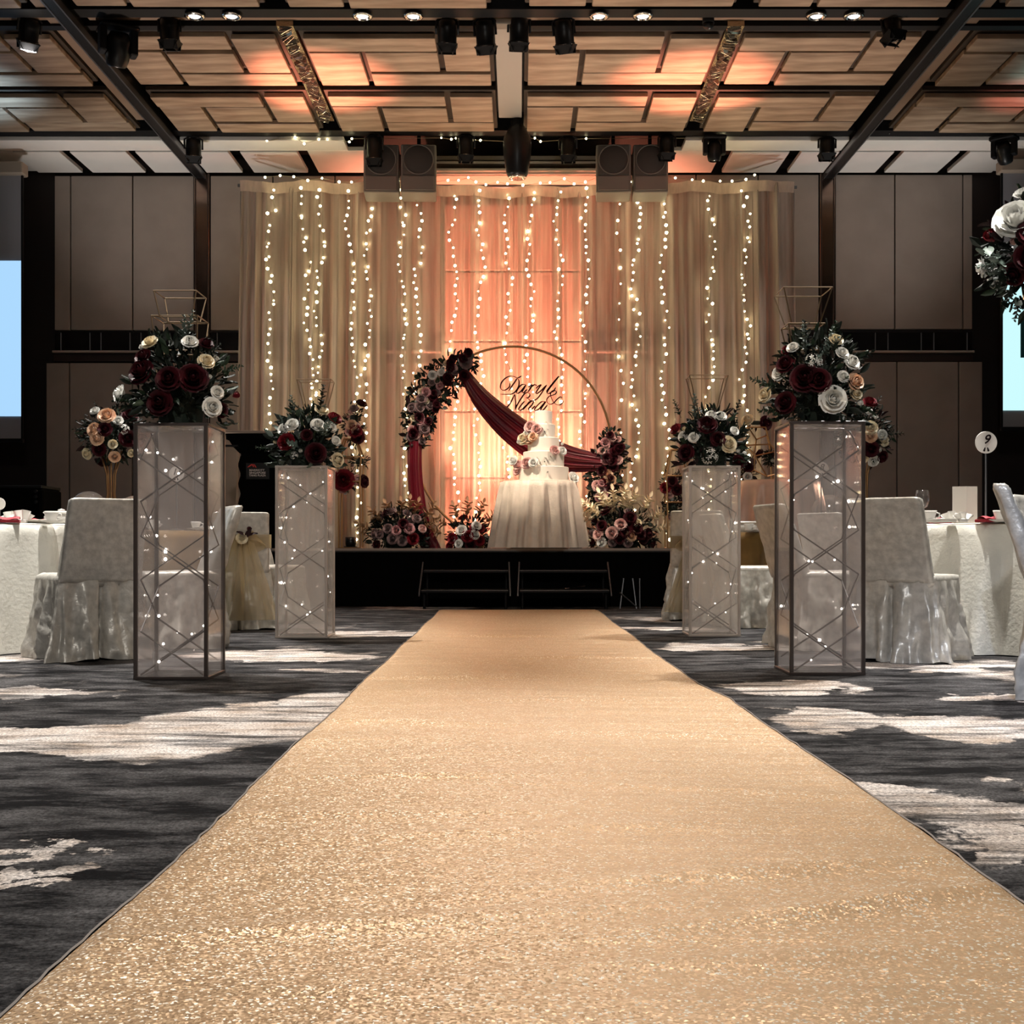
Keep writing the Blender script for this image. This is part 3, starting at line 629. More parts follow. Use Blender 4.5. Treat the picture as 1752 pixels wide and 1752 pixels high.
def foliage_mb(seed, rx, ry, rz, n, size, half):
    """dense small filler leaves in a cushion"""
    mb = MB(); R = random.Random(seed); lf = leaf_mb(.5, 2, .3)
    for k in range(n):
        z = R.uniform(-.35 if half else -1, 1); a = R.uniform(0,6.28); r = math.sqrt(max(0,1-z*z)); d = Vector((r*math.cos(a), r*math.sin(a), z)); s = R.uniform(.35,1.0)
        q = Vector((0,1,0)).rotation_difference((d+Vector((R.uniform(-.7,.7),R.uniform(-.7,.7),R.uniform(-.7,.7)))).normalized()).to_matrix().to_4x4()
        M_ = Matrix.Translation((d.x*rx*s, d.y*ry*s, d.z*rz*s)) @ q @ Matrix.Rotation(R.uniform(0,6.28),4,'Y') @ Matrix.Scale(size*R.uniform(.6,1.3),4)
        mb.add([M_ @ Vector(p) for p in lf.v], lf.f)
    # the soaked foam block inside
    mb.lathe([(.01,-.4*rz),(.45*rx,-.35*rz),(.5*rx,0),(.35*rx,.45*rz),(.01,.5*rz)],10)
    return mb
def fmat(n, c, c2=None): return mat('petal_'+n, c, .55, var=.12, vscale=1.3, sheen=.2, col2=c2)
PET = dict(white=fmat('white',(.74,.74,.70),(.92,.91,.87)), cream=fmat('cream',(.72,.58,.36),(.86,.80,.62)), peach=fmat('peach',(.70,.38,.22),(.82,.60,.42)), blush=fmat('blush',(.60,.30,.27),(.80,.56,.52)),
  pink=fmat('pink',(.42,.16,.17),(.66,.36,.36)), burgundy=mat('petal_burgundy',(.022,.002,.004),.6,vscale=1.3,col2=(.065,.005,.010),spec=.25), red=mat('petal_red',(.10,.005,.010),.6,vscale=1.3,col2=(.25,.010,.020),spec=.3), mauve=fmat('mauve',(.13,.07,.07),(.30,.19,.18)), ivoryleaf=fmat('pale',(.82,.68,.46),(.95,.88,.70)))
LEAFM = dict(dark=mat('leaf_dark',(.008,.014,.009),.6,spec=.3,var=.5,vscale=3), green=mat('leaf_green',(.022,.042,.022),.6,spec=.3,var=.4,vscale=3), grey=mat('leaf_grey',(.12,.16,.135),.6,var=.25,vscale=3), plum=mat('leaf_plum',(.022,.006,.008),.6,spec=.3,var=.5,vscale=3), pale=PET['ivoryleaf'])
STEM = mat('green_stem', (.03,.05,.02), .6)
SHAPES = dict(rose=rose_mb, bud=bud_mb, peony=peony_mb, cluster=cluster_mb); _fc = {}
def flower_me(shape, col):
    k = (shape, col)
    if k not in _fc: _fc[k] = SHAPES[shape]().mesh(shape, PET[col], True)
    return _fc[k]
_lc = {}
def plume_mb():
    mb = MB(); mb.tube([(0,0,0),(.02,0,.5),(0,.05,1)],.012,4); lf = leaf_mb(.62,3,.2); R = random.Random(3)
    for k in range(7):
        f = .3+.7*k/6
        for s in ((0,1) if k < 6 else (0,)):
            M_ = Matrix.Translation((0,.05*f*f,f)) @ Matrix.Rotation(k*1.1+s*PI+R.uniform(-.3,.3),4,'Z') @ Matrix.Rotation(R.uniform(.3,.7) if k < 6 else 1.3,4,'X') @ Matrix.Scale(.50-.18*f,4); mb.add([M_ @ Vector(p) for p in lf.v], lf.f)
    return mb
def leaf_me(col, kind='leaf'):
    k = (col, kind)
    if k not in _lc:
        mb = dict(leaf=lambda: leaf_mb(), roundleaf=lambda: leaf_mb(.8,4,.2), sprig=lambda: sprig_mb(9,False), eucalyptus=lambda: sprig_mb(9,True), plume=plume_mb)[kind]()
        _lc[k] = mb.mesh(kind, LEAFM[col], True)
    return _lc[k]
def orient(n, axis=(0,0,1), roll=0.0):
    n = Vector(n).normalized(); q = Vector(axis).rotation_difference(n); return q @ Quaternion(Vector(axis), roll)
def arrangement(label, base, rx, ry, rz, flowers, nleaf, nsprig, seed, extra_leaf=('dark','green'), fill=260, fillm='dark', leafsize=.09, name='flower_arrangement', group='flower arrangements', cz=.35, half=True, random_flowers=(), sprig=('grey','eucalyptus',.16)):
    """flowers: (px, py, radius m, shape, colour, depth offset) at picture positions on the near face; random_flowers: (count, shape, colour, radius)"""
    R = random.Random(seed); t = thing(name, label, 'flowers', base, 0, group); c = Vector((0,0,rz*cz))
    f_ = part('foliage', foliage_mb(seed, rx*.95, ry*.95, rz*.95, fill, leafsize*.75, half), LEAFM[fillm], t, loc=c); f_['kind'] = 'stuff'
    D0 = base[1]
    def put(kind_me, pos, n, s, nm): return link(nm, kind_me, t, pos, orient(n, (0,0,1), R.uniform(0,6.28)), s)
    for (px, py, r, shp, col, dy) in flowers:
        d = D0+dy; dx_, dz_ = (X(px,d)-base[0])/rx, (Z(py,d)-base[2]-c.z)/rz; dy = -ry*1.02*math.sqrt(max(.04, 1-min(1,dx_*dx_+dz_*dz_))); d = D0+dy; P = Vector((X(px,d)-base[0], dy, Z(py,d)-base[2])); n = P-c; n = Vector((n.x/rx, n.y/ry-.55, n.z/rz+.25))
        put(flower_me(shp, col), P, n, r, 'rose' if shp in ('rose',) else {'bud':'rosebud','peony':'peony','cluster':'hydrangea'}[shp])
    for (cnt, shp, col, r) in random_flowers:
        for k in range(cnt):
            z = R.uniform(-.3 if half else -.9,.95); a = R.uniform(0,6.28); q = math.sqrt(max(0,1-z*z)); d = Vector((q*math.cos(a), q*math.sin(a), z)); P = c+Vector((d.x*rx*.9, d.y*ry*.9, d.z*rz*.9))
            if P.z < .02 and half: P.z = .03
            put(flower_me(shp, col), P, d, r*R.uniform(.8,1.2), 'rose' if shp == 'rose' else {'bud':'rosebud','peony':'peony','cluster':'hydrangea'}[shp])
    for k in range(nleaf):
        z = R.uniform(-.4 if half else -1,1); a = R.uniform(0,6.28); q = math.sqrt(max(0,1-z*z)); d = Vector((q*math.cos(a), q*math.sin(a), z)); s = R.uniform(.72,.98); P = c+Vector((d.x*rx*s, d.y*ry*s, d.z*rz*s))
        if half and P.z < .02: P.z = .02; d.z = abs(d.z)*.3
        dd = (d+Vector((R.uniform(-.6,.6),R.uniform(-.6,.6),R.uniform(-.4,.6)))).normalized()
        link('leaf', leaf_me(R.choice(extra_leaf), 'leaf'), t, P, orient(dd, (0,1,0), R.uniform(0,6.28)), leafsize*R.uniform(.55,1.05))
    for k in range(nsprig):
        z = R.uniform(-.1,.9); a = R.uniform(0,6.28); q = math.sqrt(max(0,1-z*z)); d = Vector((q*math.cos(a), q*math.sin(a), z)); P = c+Vector((d.x*rx*.7, d.y*ry*.7, d.z*rz*.7))
        if half and P.z < .02: P.z = .02
        link('leaf_sprig', leaf_me(sprig[0], sprig[1]), t, P, orient(d, (0,0,1), R.uniform(0,6.28)), sprig[2]*R.uniform(.8,1.4))
    return t
def spike(t, base, px, py, D, s, col='grey', kind='eucalyptus', n=(0,0,1)):
    link('leaf_sprig', leaf_me(col, kind), t, Vector((X(px,D)-base[0], D-base[1], Z(py,D)-base[2])), orient(n), s)
# ------------------------------------------------------------------ clear display pillars with fairy lights inside
ACR = clear('clear_acrylic', (.96,.95,.95), .11, .03, .04, (.95,.90,.88))
ACRB = clear('reflection_haze_acrylic', (.96,.95,.94), .20, .04, .04, (.95,.89,.84))  # back pillars: hazy reflections put into the colour as extra haze
EDGE_SHADED = mat('shaded_acrylic_edge', (.055,.042,.038), .3, spec=.6)  # front pillar edges, their shade put into the colour
EDGE_LIT = mat('lit_acrylic_edge', (.46,.40,.36), .3, spec=.6)  # same edge material for the back pillars, lit tone put into the colour
def pillar(label, x0, x1, y0, h, edge, lab2, seed):
    w_ = x1-x0; t = thing('display_pillar', label, 'pillar', ((x0+x1)/2, y0+w_/2, 0), 0, 'clear display pillars along the aisle'); a = w_/2; e = .009
    for (nm, bx) in (('front_panel',(-a,a,-a,-a+.006)),('rear_panel',(-a,a,a-.006,a)),('side_panel',(-a,-a+.006,-a,a)),('side_panel',(a-.006,a,-a,a))):
        part(nm, MB().box(*bx,.012,h-.012), ACR if edge is EDGE_SHADED else ACRB, t)
    part('top_panel', MB().cbox(-a-.004,a+.004,-a-.004,a+.004,h-.012,h,.003), ACR, t); part('base_panel', MB().cbox(-a,a,-a,a,0,.012,.003), ACR, t)
    for sx in (-1,1):
        for sy in (-1,1): part('corner_edge', MB().cbox(sx*(a-e*.5)-e,sx*(a-e*.5)+e,sy*(a-e*.5)-e,sy*(a-e*.5)+e,.0,h-.001,.003), edge, t)
    for z in (h-.012, .0):
        for s in (-1,1):
            part('rim_edge', MB().cbox(-a,a,s*a-.007,s*a+.007,z,z+.014,.003), edge, t); part('rim_edge', MB().cbox(s*a-.007,s*a+.007,-a,a,z,z+.014,.003), edge, t)
    # the light wire winds up inside the four faces, twice
    R = random.Random(seed); g = thing('fairy_light_string', lab2, 'string light', ((x0+x1)/2, y0+w_/2, 0), 0, 'fairy lights in the pillars')
    b_ = a-.022; cs = [(-b_,-b_),(b_,-b_),(b_,b_),(-b_,b_)]; rise = w_*.60; nb = 0
    for d_, k0, z in ((1,0,.02),(-1,1,.02),(1,2,.06),(-1,3,.06)):
        pts = []; k = k0
        while z < h-.03: pts.append(Vector((*cs[k % 4], z))); k += d_; z += rise
        zt = h-.03; f = (zt-pts[-1].z)/rise; c2 = cs[k % 4]; pts.append(pts[-1].lerp(Vector((*c2, pts[-1].z+rise)), f))
        part('wire', MB().tube(pts, .0042, 4), mat('pillar_wire', (.05,.035,.03), .5) if 'pillar_wire' not in bpy.data.materials else bpy.data.materials['pillar_wire'], g)
        for i in range(len(pts)-1):
            L_ = (pts[i+1]-pts[i]).length; n = max(1, int(L_/.20))
            for j in range(n):
                link('bulb', bulb_p, g, pts[i].lerp(pts[i+1], (j+R.uniform(.1,.9))/n)+Vector((R.uniform(-.012,.012),R.uniform(-.012,.012),R.uniform(-.015,.015))), None, R.uniform(.55,1.1))
    return t
D = 5.60; PFL = (X(230,D), X(354,D), D, Z(724,D)); pillar('tall clear acrylic pillar with edges coloured as shaded, front left of the runner', *PFL, EDGE_SHADED, 'fairy light wire crisscrossing inside the front left clear pillar', 3)
D = 5.80; PFR = (X(1353,D), X(1479,D), D, Z(721,D)); pillar('tall clear acrylic pillar with edges coloured as shaded, front right of the runner', *PFR, EDGE_SHADED, 'fairy light wire crisscrossing inside the front right clear pillar', 4)
D = 8.18; PBL = (X(472,D), X(559,D), D, Z(797,D)); pillar('clear acrylic pillar with edges coloured as lit, back left of the runner', *PBL, EDGE_LIT, 'fairy light wire inside the back left clear pillar', 5)
D = 8.34; PBR = (X(1180,D), X(1266,D), D, Z(797,D)); pillar('clear acrylic pillar with edges coloured as lit, back right of the runner', *PBR, EDGE_LIT, 'fairy light wire inside the back right clear pillar', 6)
def ptop(P): return ((P[0]+P[1])/2, P[2]+(P[1]-P[0])/2, P[3]+.002)
SL = 'flower arrangements on the clear pillars'
# front left
b_ = ptop(PFL); d = -.12
fl1 = arrangement('dark burgundy and white rose arrangement on the front left clear pillar', b_, .235,.22,.33, [
 (258,588,.034,'rose','cream',d),(246,597,.026,'bud','white',d),(325,587,.032,'rose','white',d),(352,620,.033,'rose','cream',d),(368,616,.024,'bud','white',d),(358,646,.018,'bud','white',d),(371,672,.027,'rose','white',d),(362,697,.038,'rose','white',d),(208,675,.038,'rose','white',-.05),
 (246,612,.035,'rose','burgundy',d),(243,638,.055,'peony','burgundy',d),(330,648,.06,'peony','burgundy',-.16),(352,590,.03,'rose','burgundy',d),(402,677,.026,'bud','red',0),(377,702,.03,'rose','burgundy',d),(290,650,.05,'rose','burgundy',-.17),(275,690,.05,'rose','burgundy',-.17)], 150, 3, 21, ('dark','dark','green'), 420, 'dark', .075, group=SL, sprig=('dark','eucalyptus',.15))
for (px, py, s, n) in ((312,600,.17,(.05,0,1)),(318,580,.14,(.25,0,1)),(372,640,.13,(1,-.2,.3)),(285,610,.12,(-.3,-.2,1)),(235,690,.1,(-1,-.2,.2))): spike(fl1, b_, px, py, b_[1]-.08, s, 'grey' if px in (312,318) else 'green', 'eucalyptus', n)
# front right
b_ = ptop(PFR)
fr1 = arrangement('white and cream rose arrangement with silver leaves on the front right clear pillar', b_, .235,.22,.36, [
 (1430,583,.029,'rose','cream',d),(1440,605,.027,'rose','white',d),(1456,621,.034,'rose','white',d),(1442,645,.025,'rose','white',d),(1462,655,.037,'rose','peach',d),(1463,672,.030,'rose','cream',d),(1424,684,.058,'peony','white',-.18),(1335,640,.034,'rose','white',d),(1311,676,.032,'rose','cream',-.03),(1357,596,.026,'rose','white',d),(1348,600,.026,'rose','red',d),(1316,700,.026,'bud','white',-.05),
 (1378,648,.062,'peony','burgundy',-.17),(1400,652,.05,'rose','burgundy',-.17),(1345,625,.04,'rose','burgundy',d),(1470,690,.022,'bud','white',d),(1392,618,.045,'cluster','white',-.15),(1345,690,.045,'rose','burgundy',-.17)], 150, 3, 22, ('dark','dark','green'), 420, 'dark', .075, group=SL, sprig=('dark','eucalyptus',.15))
for (px, py, s, n, c) in ((1380,610,.16,(-.2,-.4,.8),'grey'),(1395,615,.16,(.5,-.5,.5),'grey'),(1385,630,.15,(.1,-.8,.2),'grey'),(1410,610,.15,(.2,-.4,.9),'grey'),(1335,665,.16,(-1,-.2,.3),'green'),(1420,600,.15,(.2,0,1),'green'),(1345,700,.15,(-1,-.3,-.1),'green')): spike(fr1, b_, px, py, b_[1]-.1, s, c, 'eucalyptus', n)
# back left
b_ = ptop(PBL); d = -.12
bl1 = arrangement('white rose and red flower arrangement on the back left clear pillar', b_, .24,.2,.31, [
 (500,727,.040,'peony','white',d),(486,735,.036,'rose','white',d),(550,704,.042,'rose','cream',d),(543,728,.040,'rose','white',d),(565,732,.036,'rose','white',d),(574,755,.030,'rose','white',d),(576,787,.042,'rose','cream',d),(472,757,.022,'bud','cream',d),(490,756,.052,'peony','red',d),(572,717,.042,'rose','red',d),(540,776,.062,'peony','burgundy',-.16),(525,745,.035,'rose','burgundy',-.16),(503,779,.03,'cluster','white',d),(515,772,.024,'bud','white',d)], 140, 3, 23, ('dark','green','grey'), 420, 'dark', .085, group=SL, sprig=('grey','eucalyptus',.15))
for (px, py, s, n, c) in ((545,712,.22,(.15,0,1),'dark'),(505,715,.16,(-.2,0,1),'grey'),(478,770,.16,(-1,-.2,.1),'green'),(520,760,.16,(0,-1,.4),'grey')): spike(bl1, b_, px, py, b_[1]-.06, s, c, 'eucalyptus', n)
# back right
b_ = ptop(PBR)
br1 = arrangement('white rose, hydrangea and burgundy arrangement on the back right clear pillar', b_, .24,.2,.31, [
 (1170,747,.034,'rose','white',d),(1187,749,.032,'rose','white',d),(1207,734,.024,'rose','white',d),(1214,780,.066,'cluster','white',-.17),(1245,761,.050,'rose','cream',-.16),(1256,738,.028,'rose','white',d),(1217,712,.034,'rose','white',d),(1233,713,.034,'rose','white',d),(1157,735,.036,'rose','red',d),(1210,728,.06,'peony','burgundy',d),(1228,752,.045,'rose','burgundy',-.16),(1262,772,.024,'bud','white',d),(1272,776,.026,'bud','white',d),(1172,735,.026,'bud','cream',d),(1175,775,.05,'rose','burgundy',d),(1262,790,.04,'rose','burgundy',d)], 140, 3, 24, ('dark','dark','plum','green'), 420, 'dark', .085, group=SL, sprig=('dark','eucalyptus',.15))
for (px, py, s, n, c) in ((1188,722,.2,(0,0,1),'grey'),(1165,715,.14,(-.4,0,1),'green'),(1250,725,.18,(.4,0,1),'dark')): spike(br1, b_, px, py, b_[1]-.03, s, c, 'eucalyptus', n)

# gold wire frames rising behind the pillar flowers
def wire_frame(label, base, lv, r=.0035):
    """lv: levels (z, half width, half depth) joined by rods"""
    t = thing('wire_stand', label, 'wire stand', base, 0, 'gold wire stands in the pillar flowers'); prev = None
    for (z, hw, hd) in lv:
        q = [Vector((-hw,-hd,z)),Vector((hw,-hd,z)),Vector((hw,hd,z)),Vector((-hw,hd,z))]
        part('ring', MB().tube(q, r, 5, closed=True), GOLDWIRE, t)
        if prev:
            for a, c in zip(prev, q): part('rod', MB().tube([a, c], r, 5), GOLDWIRE, t)
        prev = q
    return t
def lv(P, rows): D = P[2]+.17; return [(Z(py,D)-P[3]-.002, hw*D/F/2, hd) for (py,hw,hd) in rows]
b_ = ptop(PFL); wire_frame('thin gold wire frame above the front left pillar flowers', (b_[0]-.01,b_[1]+.03,b_[2]), lv(PFL, ((720,60,.06),(602,70,.07),(545,78,.10),(544.9,55,.07),(502,72,.09))))
b_ = ptop(PFR); wire_frame('gold wire frame standing above the front right pillar flowers', (b_[0]-.07,b_[1]+.03,b_[2]), lv(PFR, ((716,40,.05),(600,44,.05),(556,62,.08),(555.9,48,.06),(497,82,.11))))
b_ = ptop(PBL); wire_frame('gold wire frame above the back left pillar flowers', (b_[0]+.06,b_[1]+.05,b_[2]), lv(PBL, ((793,20,.03),(700,34,.05),(650,58,.08))))
b_ = ptop(PBR); wire_frame('gold wire frame above the back right pillar flowers', (b_[0]-.02,b_[1]+.05,b_[2]), lv(PBR, ((793,22,.03),(700,36,.05),(643,66,.09))))

# ------------------------------------------------------------------ arch, its swag and flowers
AD = 13.45; AC = Vector((X(877,AD), AD, Z(761,AD))); AR = 168*AD/F
ar = thing('ring_arch', 'large round gold hoop arch standing on the stage', 'arch', (AC.x, AD, ST))
part('hoop', MB().tube([(AR*math.cos(k*PI/48), 0, AC.z-ST+AR*math.sin(k*PI/48)) for k in range(96)], .014, 8, closed=True), GOLD, ar, True)
for s in (-1,1): part('foot', MB().cbox(s*.35-.03,s*.35+.03,-.03,.32,0,.03,.006), GOLD, ar); part('stay', MB().tube([(s*.35,0,.03),(s*.35,0,AC.z-ST-math.sqrt(AR*AR-.35**2))],.012,6), GOLD, ar)
SATIN = mat('burgundy_satin', (.15,.005,.014), .36, spec=.5, var=.15, vscale=4)
def swag(label, top, bot, n, D, depth, seed, cat='cloth'):
    """cloth hung between two pixel outlines, gathered into folds that run along it"""
    R = random.Random(seed)
    def cr(pts, t):
        k = t*(len(pts)-1); i = min(int(k), len(pts)-2); f = k-i; P = lambda j: Vector(pts[max(0,min(len(pts)-1,j))])
        a, b1, c, d1 = P(i-1), P(i), P(i+1), P(i+2); return .5*((2*b1)+(c-a)*f+(2*a-5*b1+4*c-d1)*f*f+(3*b1-a-3*c+d1)*f**3)
    c0 = at(*cr(top,.5), D); t = thing('satin_swag', label, cat, (c0.x, D, c0.z))
    def fn(u, v):
        a, b1 = cr(top,u), cr(bot,u); q = a.lerp(b1, v); P = at(q.x, q.y, D); w1 = (a-b1).length/60
        P.y += depth*(-.6*math.sin(v*PI) + .22*w1*math.sin(v*22+1.2*math.sin(u*3)) + .12*w1*math.sin(v*47+u*4)); return P-Vector(t.location)
    part('cloth', MB().grid(fn, 40, 44), SATIN, t, True); return t
swag('burgundy satin swag hung across the hoop behind the cake', [(797,628),(838,672),(905,722),(965,758),(1032,778)], [(788,645),(812,695),(860,752),(925,800),(970,808),(1030,806)], 40, AD-.10, .10, 3)
swag('burgundy satin tail falling from the left side of the hoop', [(697,755),(697,810),(700,860),(704,905),(722,940)], [(722,755),(722,800),(727,850),(736,895),(756,941)], 40, AD-.12, .09, 5)
def garland(label, path, seed, cols, rad, name='flower_garland'):
    R = random.Random(seed); c0 = at(*path[len(path)//2], AD-.06); t = thing(name, label, 'flowers', c0, 0, 'flower garlands on the hoop arch'); mb = MB(); lf = leaf_mb(.55,2,.3)
    P = [at(*p, AD-.05) for p in path]
    def pos(f): k = f*(len(P)-1); i = min(int(k), len(P)-2); return P[i].lerp(P[i+1], k-i)
    mb.tube([p-c0+Vector((0,.02,0)) for p in P], [rad*.32]*len(P), 7)
    for k in range(700):
        f = R.random(); rr_ = rad*(.55+.7*math.sin(PI*min(1,max(0,f*.9+.05)))); a = R.uniform(0,6.28); s = math.sqrt(R.random()); q = pos(f)+Vector((math.cos(a)*rr_*s, R.uniform(-.10,.05), math.sin(a)*rr_*s))-c0
        M_ = Matrix.Translation(q) @ Quaternion((R.random(),R.random()-.5,R.random()-.5,R.random()-.5)).normalized().to_matrix().to_4x4() @ Matrix.Scale(R.uniform(.05,.09),4)
        mb.add([M_ @ Vector(p) for p in lf.v], lf.f)
    o = part('foliage', mb, LEAFM['dark'], t); o['kind'] = 'stuff'
    for k in range(90):
        f = R.random(); a = R.uniform(0,6.28); rr_ = rad*(.45+.75*math.sin(PI*min(1,f*.9+.05)))*R.uniform(.8,1.15); d = Vector((math.cos(a), -.3, math.sin(a))); q = pos(f)+Vector((d.x*rr_, R.uniform(-.12,.0), d.z*rr_))-c0
        link('leaf', leaf_me(R.choice(('dark','dark','plum','green','grey')),'roundleaf'), t, q, orient(d+Vector((R.uniform(-.6,.6),R.uniform(-.6,.2),R.uniform(-.6,.6))),(0,1,0),R.uniform(0,6)), R.uniform(.05,.085))
    for k in range(16):
        f = R.random(); q = pos(f)+Vector((R.uniform(-.7,.7)*rad, -.13, R.uniform(-.7,.7)*rad))-c0; link('rose', flower_me('rose', R.choice(('burgundy','mauve','burgundy','pink'))), t, q, orient((R.uniform(-.5,.5),-1,R.uniform(-.2,.5)),(0,0,1),R.uniform(0,6)), R.uniform(.03,.05))
    for (px, py, r, shp, col) in cols:
        dy = -.15; q = at(px,py,AD+dy)-c0; link({'rose':'rose','bud':'rosebud','peony':'peony','cluster':'hydrangea'}[shp], flower_me(shp,col), t, q, orient((R.uniform(-.4,.4),-1,R.uniform(-.1,.5)),(0,0,1),R.uniform(0,6)), r)
    return t
LG = []; R = random.Random(77)
for (px,py,r,s_,c_) in ((797,620,.075,'peony','mauve'),(789,616,.035,'rose','white'),(775,614,.045,'rose','burgundy'),(775,630,.05,'rose','blush'),(778,637,.04,'rose','mauve'),(755,638,.045,'rose','white'),(750,645,.035,'bud','peach'),(740,642,.05,'rose','white'),(748,652,.035,'rose','blush'),(738,655,.04,'rose','mauve'),(753,660,.045,'rose','pink'),(765,655,.05,'rose','burgundy'),(722,672,.05,'rose','cream'),(720,682,.045,'rose','white'),(712,688,.03,'bud','white'),(730,686,.04,'rose','cream'),(740,680,.055,'rose','burgundy'),(735,695,.045,'rose','mauve'),(748,672,.04,'rose','mauve'),(718,712,.05,'peony','pink'),(708,716,.04,'rose','cream'),(720,722,.055,'rose','pink'),(704,735,.045,'rose','blush'),(716,732,.05,'rose','burgundy'),(728,730,.045,'rose','pink'),(703,748,.05,'rose','mauve'),(714,745,.045,'rose','blush'),(730,742,.035,'rose','blush'),(722,755,.04,'rose','mauve'),(705,762,.04,'bud','mauve'),(693,750,.03,'bud','white'),(764,622,.035,'rose','cream'),(760,628,.05,'cluster','white'),(728,664,.04,'cluster','cream'),(745,700,.04,'rose','burgundy'),(700,722,.035,'bud','burgundy')): LG.append((px,py,r*.85,s_,c_))
garland('long garland of mauve, cream and burgundy flowers on upper left of the hoop', [(800,622),(780,632),(757,650),(738,672),(724,700),(714,730),(710,760)], 31, LG, .17)
RG = []
for (px,py,r,s_,c_) in ((1047,749,.055,'peony','blush'),(1036,757,.05,'rose','pink'),(1052,758,.045,'rose','burgundy'),(1058,752,.035,'rose','blush'),(1038,763,.035,'rose','blush'),(1030,772,.045,'rose','blush'),(1042,776,.045,'rose','pink'),(1055,772,.045,'rose','pink'),(1048,784,.055,'rose','burgundy'),(1058,788,.05,'rose','blush'),(1036,788,.05,'rose','pink'),(1030,806,.055,'rose','burgundy'),(1040,812,.055,'rose','peach'),(1046,822,.055,'rose','peach'),(1033,826,.05,'rose','red'),(1021,832,.06,'rose','blush'),(1035,842,.055,'rose','pink'),(1045,835,.045,'rose','burgundy'),(1028,850,.05,'rose','burgundy'),(1042,852,.04,'rose','burgundy'),(1018,848,.04,'bud','mauve'),(1050,800,.05,'rose','burgundy')): RG.append((px,py,r*.9,s_,c_))
garland('upright garland of pink and burgundy roses on the right side of the hoop', [(1047,750),(1045,770),(1042,790),(1037,810),(1033,830),(1030,855),(1030,880)], 32, RG, .15)
# name sign cut from dark acrylic
INK = mat('dark_script_acrylic', (.012,.004,.006), .55, spec=.15)
ns = thing('script_sign', 'dark cut out script name sign inside the hoop above the cake', 'sign', at(910,672,AD-.02)); nsl = Vector(ns.location)
def stroke(mb, pts, w0=12, w1=31):
    """pen stroke through points of the enlarged sign drawing; downstrokes are heavy"""
    n = len(pts); out = []
    for i in range(n-1):
        P = lambda j: Vector(pts[max(0,min(n-1,j))])
        a, b1, c, d1 = P(i-1),P(i),P(i+1),P(i+2)
        for k in range(6 if i < n-2 else 7):
            f = k/6; out.append(.5*((2*b1)+(c-a)*f+(2*a-5*b1+4*c-d1)*f*f+(3*b1-a-3*c+d1)*f**3))
    L_ = []; 
    for i, q in enumerate(out):
        tn = (out[min(i+1,len(out)-1)]-out[max(i-1,0)]); tn = tn.normalized() if tn.length else Vector((1,0)); nn = Vector((-tn.y,tn.x))
        heavy = abs(tn.dot(Vector((-.5,.86)))); e = min(1, min(i,len(out)-1-i)/4+.25); wd = (w0+(w1-w0)*heavy**2)*e/2
        ring = []
        for (s, dy) in ((1,0),(-1,0),(-1,.012),(1,.012)):
            g = q+nn*wd*s; v = at(840+g.x/12.514, 630+g.y/12.514, AD-.02); v.y += dy; ring.append(v-nsl)
        L_.append(ring)
    mb.loft(L_, True, True)
W1, W2, W3 = MB(), MB(), MB()
for q in ([(660,160),(600,195),(560,205),(500,180),(420,168),(320,205),(230,300),(203,400),(225,455),(285,472),(350,440),(400,385),(403,300)],[(562,215),(520,280),(460,365),(375,492)],[(562,215),(600,270),(598,360),(560,450),(500,520),(420,556),(330,560),(190,550)],[(748,358),(695,343),(632,372),(572,448),(545,510),(572,538),(632,500),(695,425),(745,360)],[(752,350),(706,432),(670,502),(684,527),(722,503),(778,448)],[(800,410),(850,362),(880,362),(840,440),(780,520)],[(825,440),(880,385),(935,352),(970,360),(955,375)],[(960,440),(1010,385),(1075,352),(1020,430),(965,520),(985,542),(1060,490),(1130,420),(1200,352)],[(1200,352),(1140,440),(1070,550),(1000,640),(920,690),(840,690),(800,655),(760,635)],[(1180,500),(1260,400),(1350,290),(1455,172),(1400,240),(1290,380),(1205,505),(1225,542),(1280,520),(1330,470)]): stroke(W1, q)
for q in ([(330,870),(350,830),(420,735),(510,550)],[(510,550),(520,650),(532,760),(515,905)],[(515,895),(570,770),(650,640),(720,545),(780,520),(825,545),(830,590),(790,630),(745,630)],[(730,700),(660,770),(595,870),(620,898),(680,870),(760,780)],[(840,700),(790,760),(690,892)],[(720,850),(800,760),(870,705),(912,712),(880,780),(805,870),(840,898),(900,850),(950,800)],[(1170,720),(1090,715),(1000,790),(935,875),(955,905),(1030,870),(1110,780),(1170,715),(1110,810),(1065,890),(1095,905),(1150,860),(1215,775)]): stroke(W2, q)
for q in ([(1390,405),(1350,470),(1300,500),(1275,560),(1300,650),(1350,735),(1420,782),(1490,775),(1560,705)],[(1300,520),(1360,480),(1402,500),(1380,550),(1320,575),(1250,600),(1195,670),(1215,745),(1275,772),(1350,735),(1420,660),(1490,612),(1528,645)]): stroke(W3, q, 12, 26)
part('upper_name', W1, INK, ns); part('lower_name', W2, INK, ns); part('ampersand', W3, INK, ns)
for (px,py) in ((872,596),(945,612)): part('hanging_thread', MB().tube([at(px,py,AD)-nsl, at(px,648,AD-.01)-nsl],.0015,4), CHROME, ns)

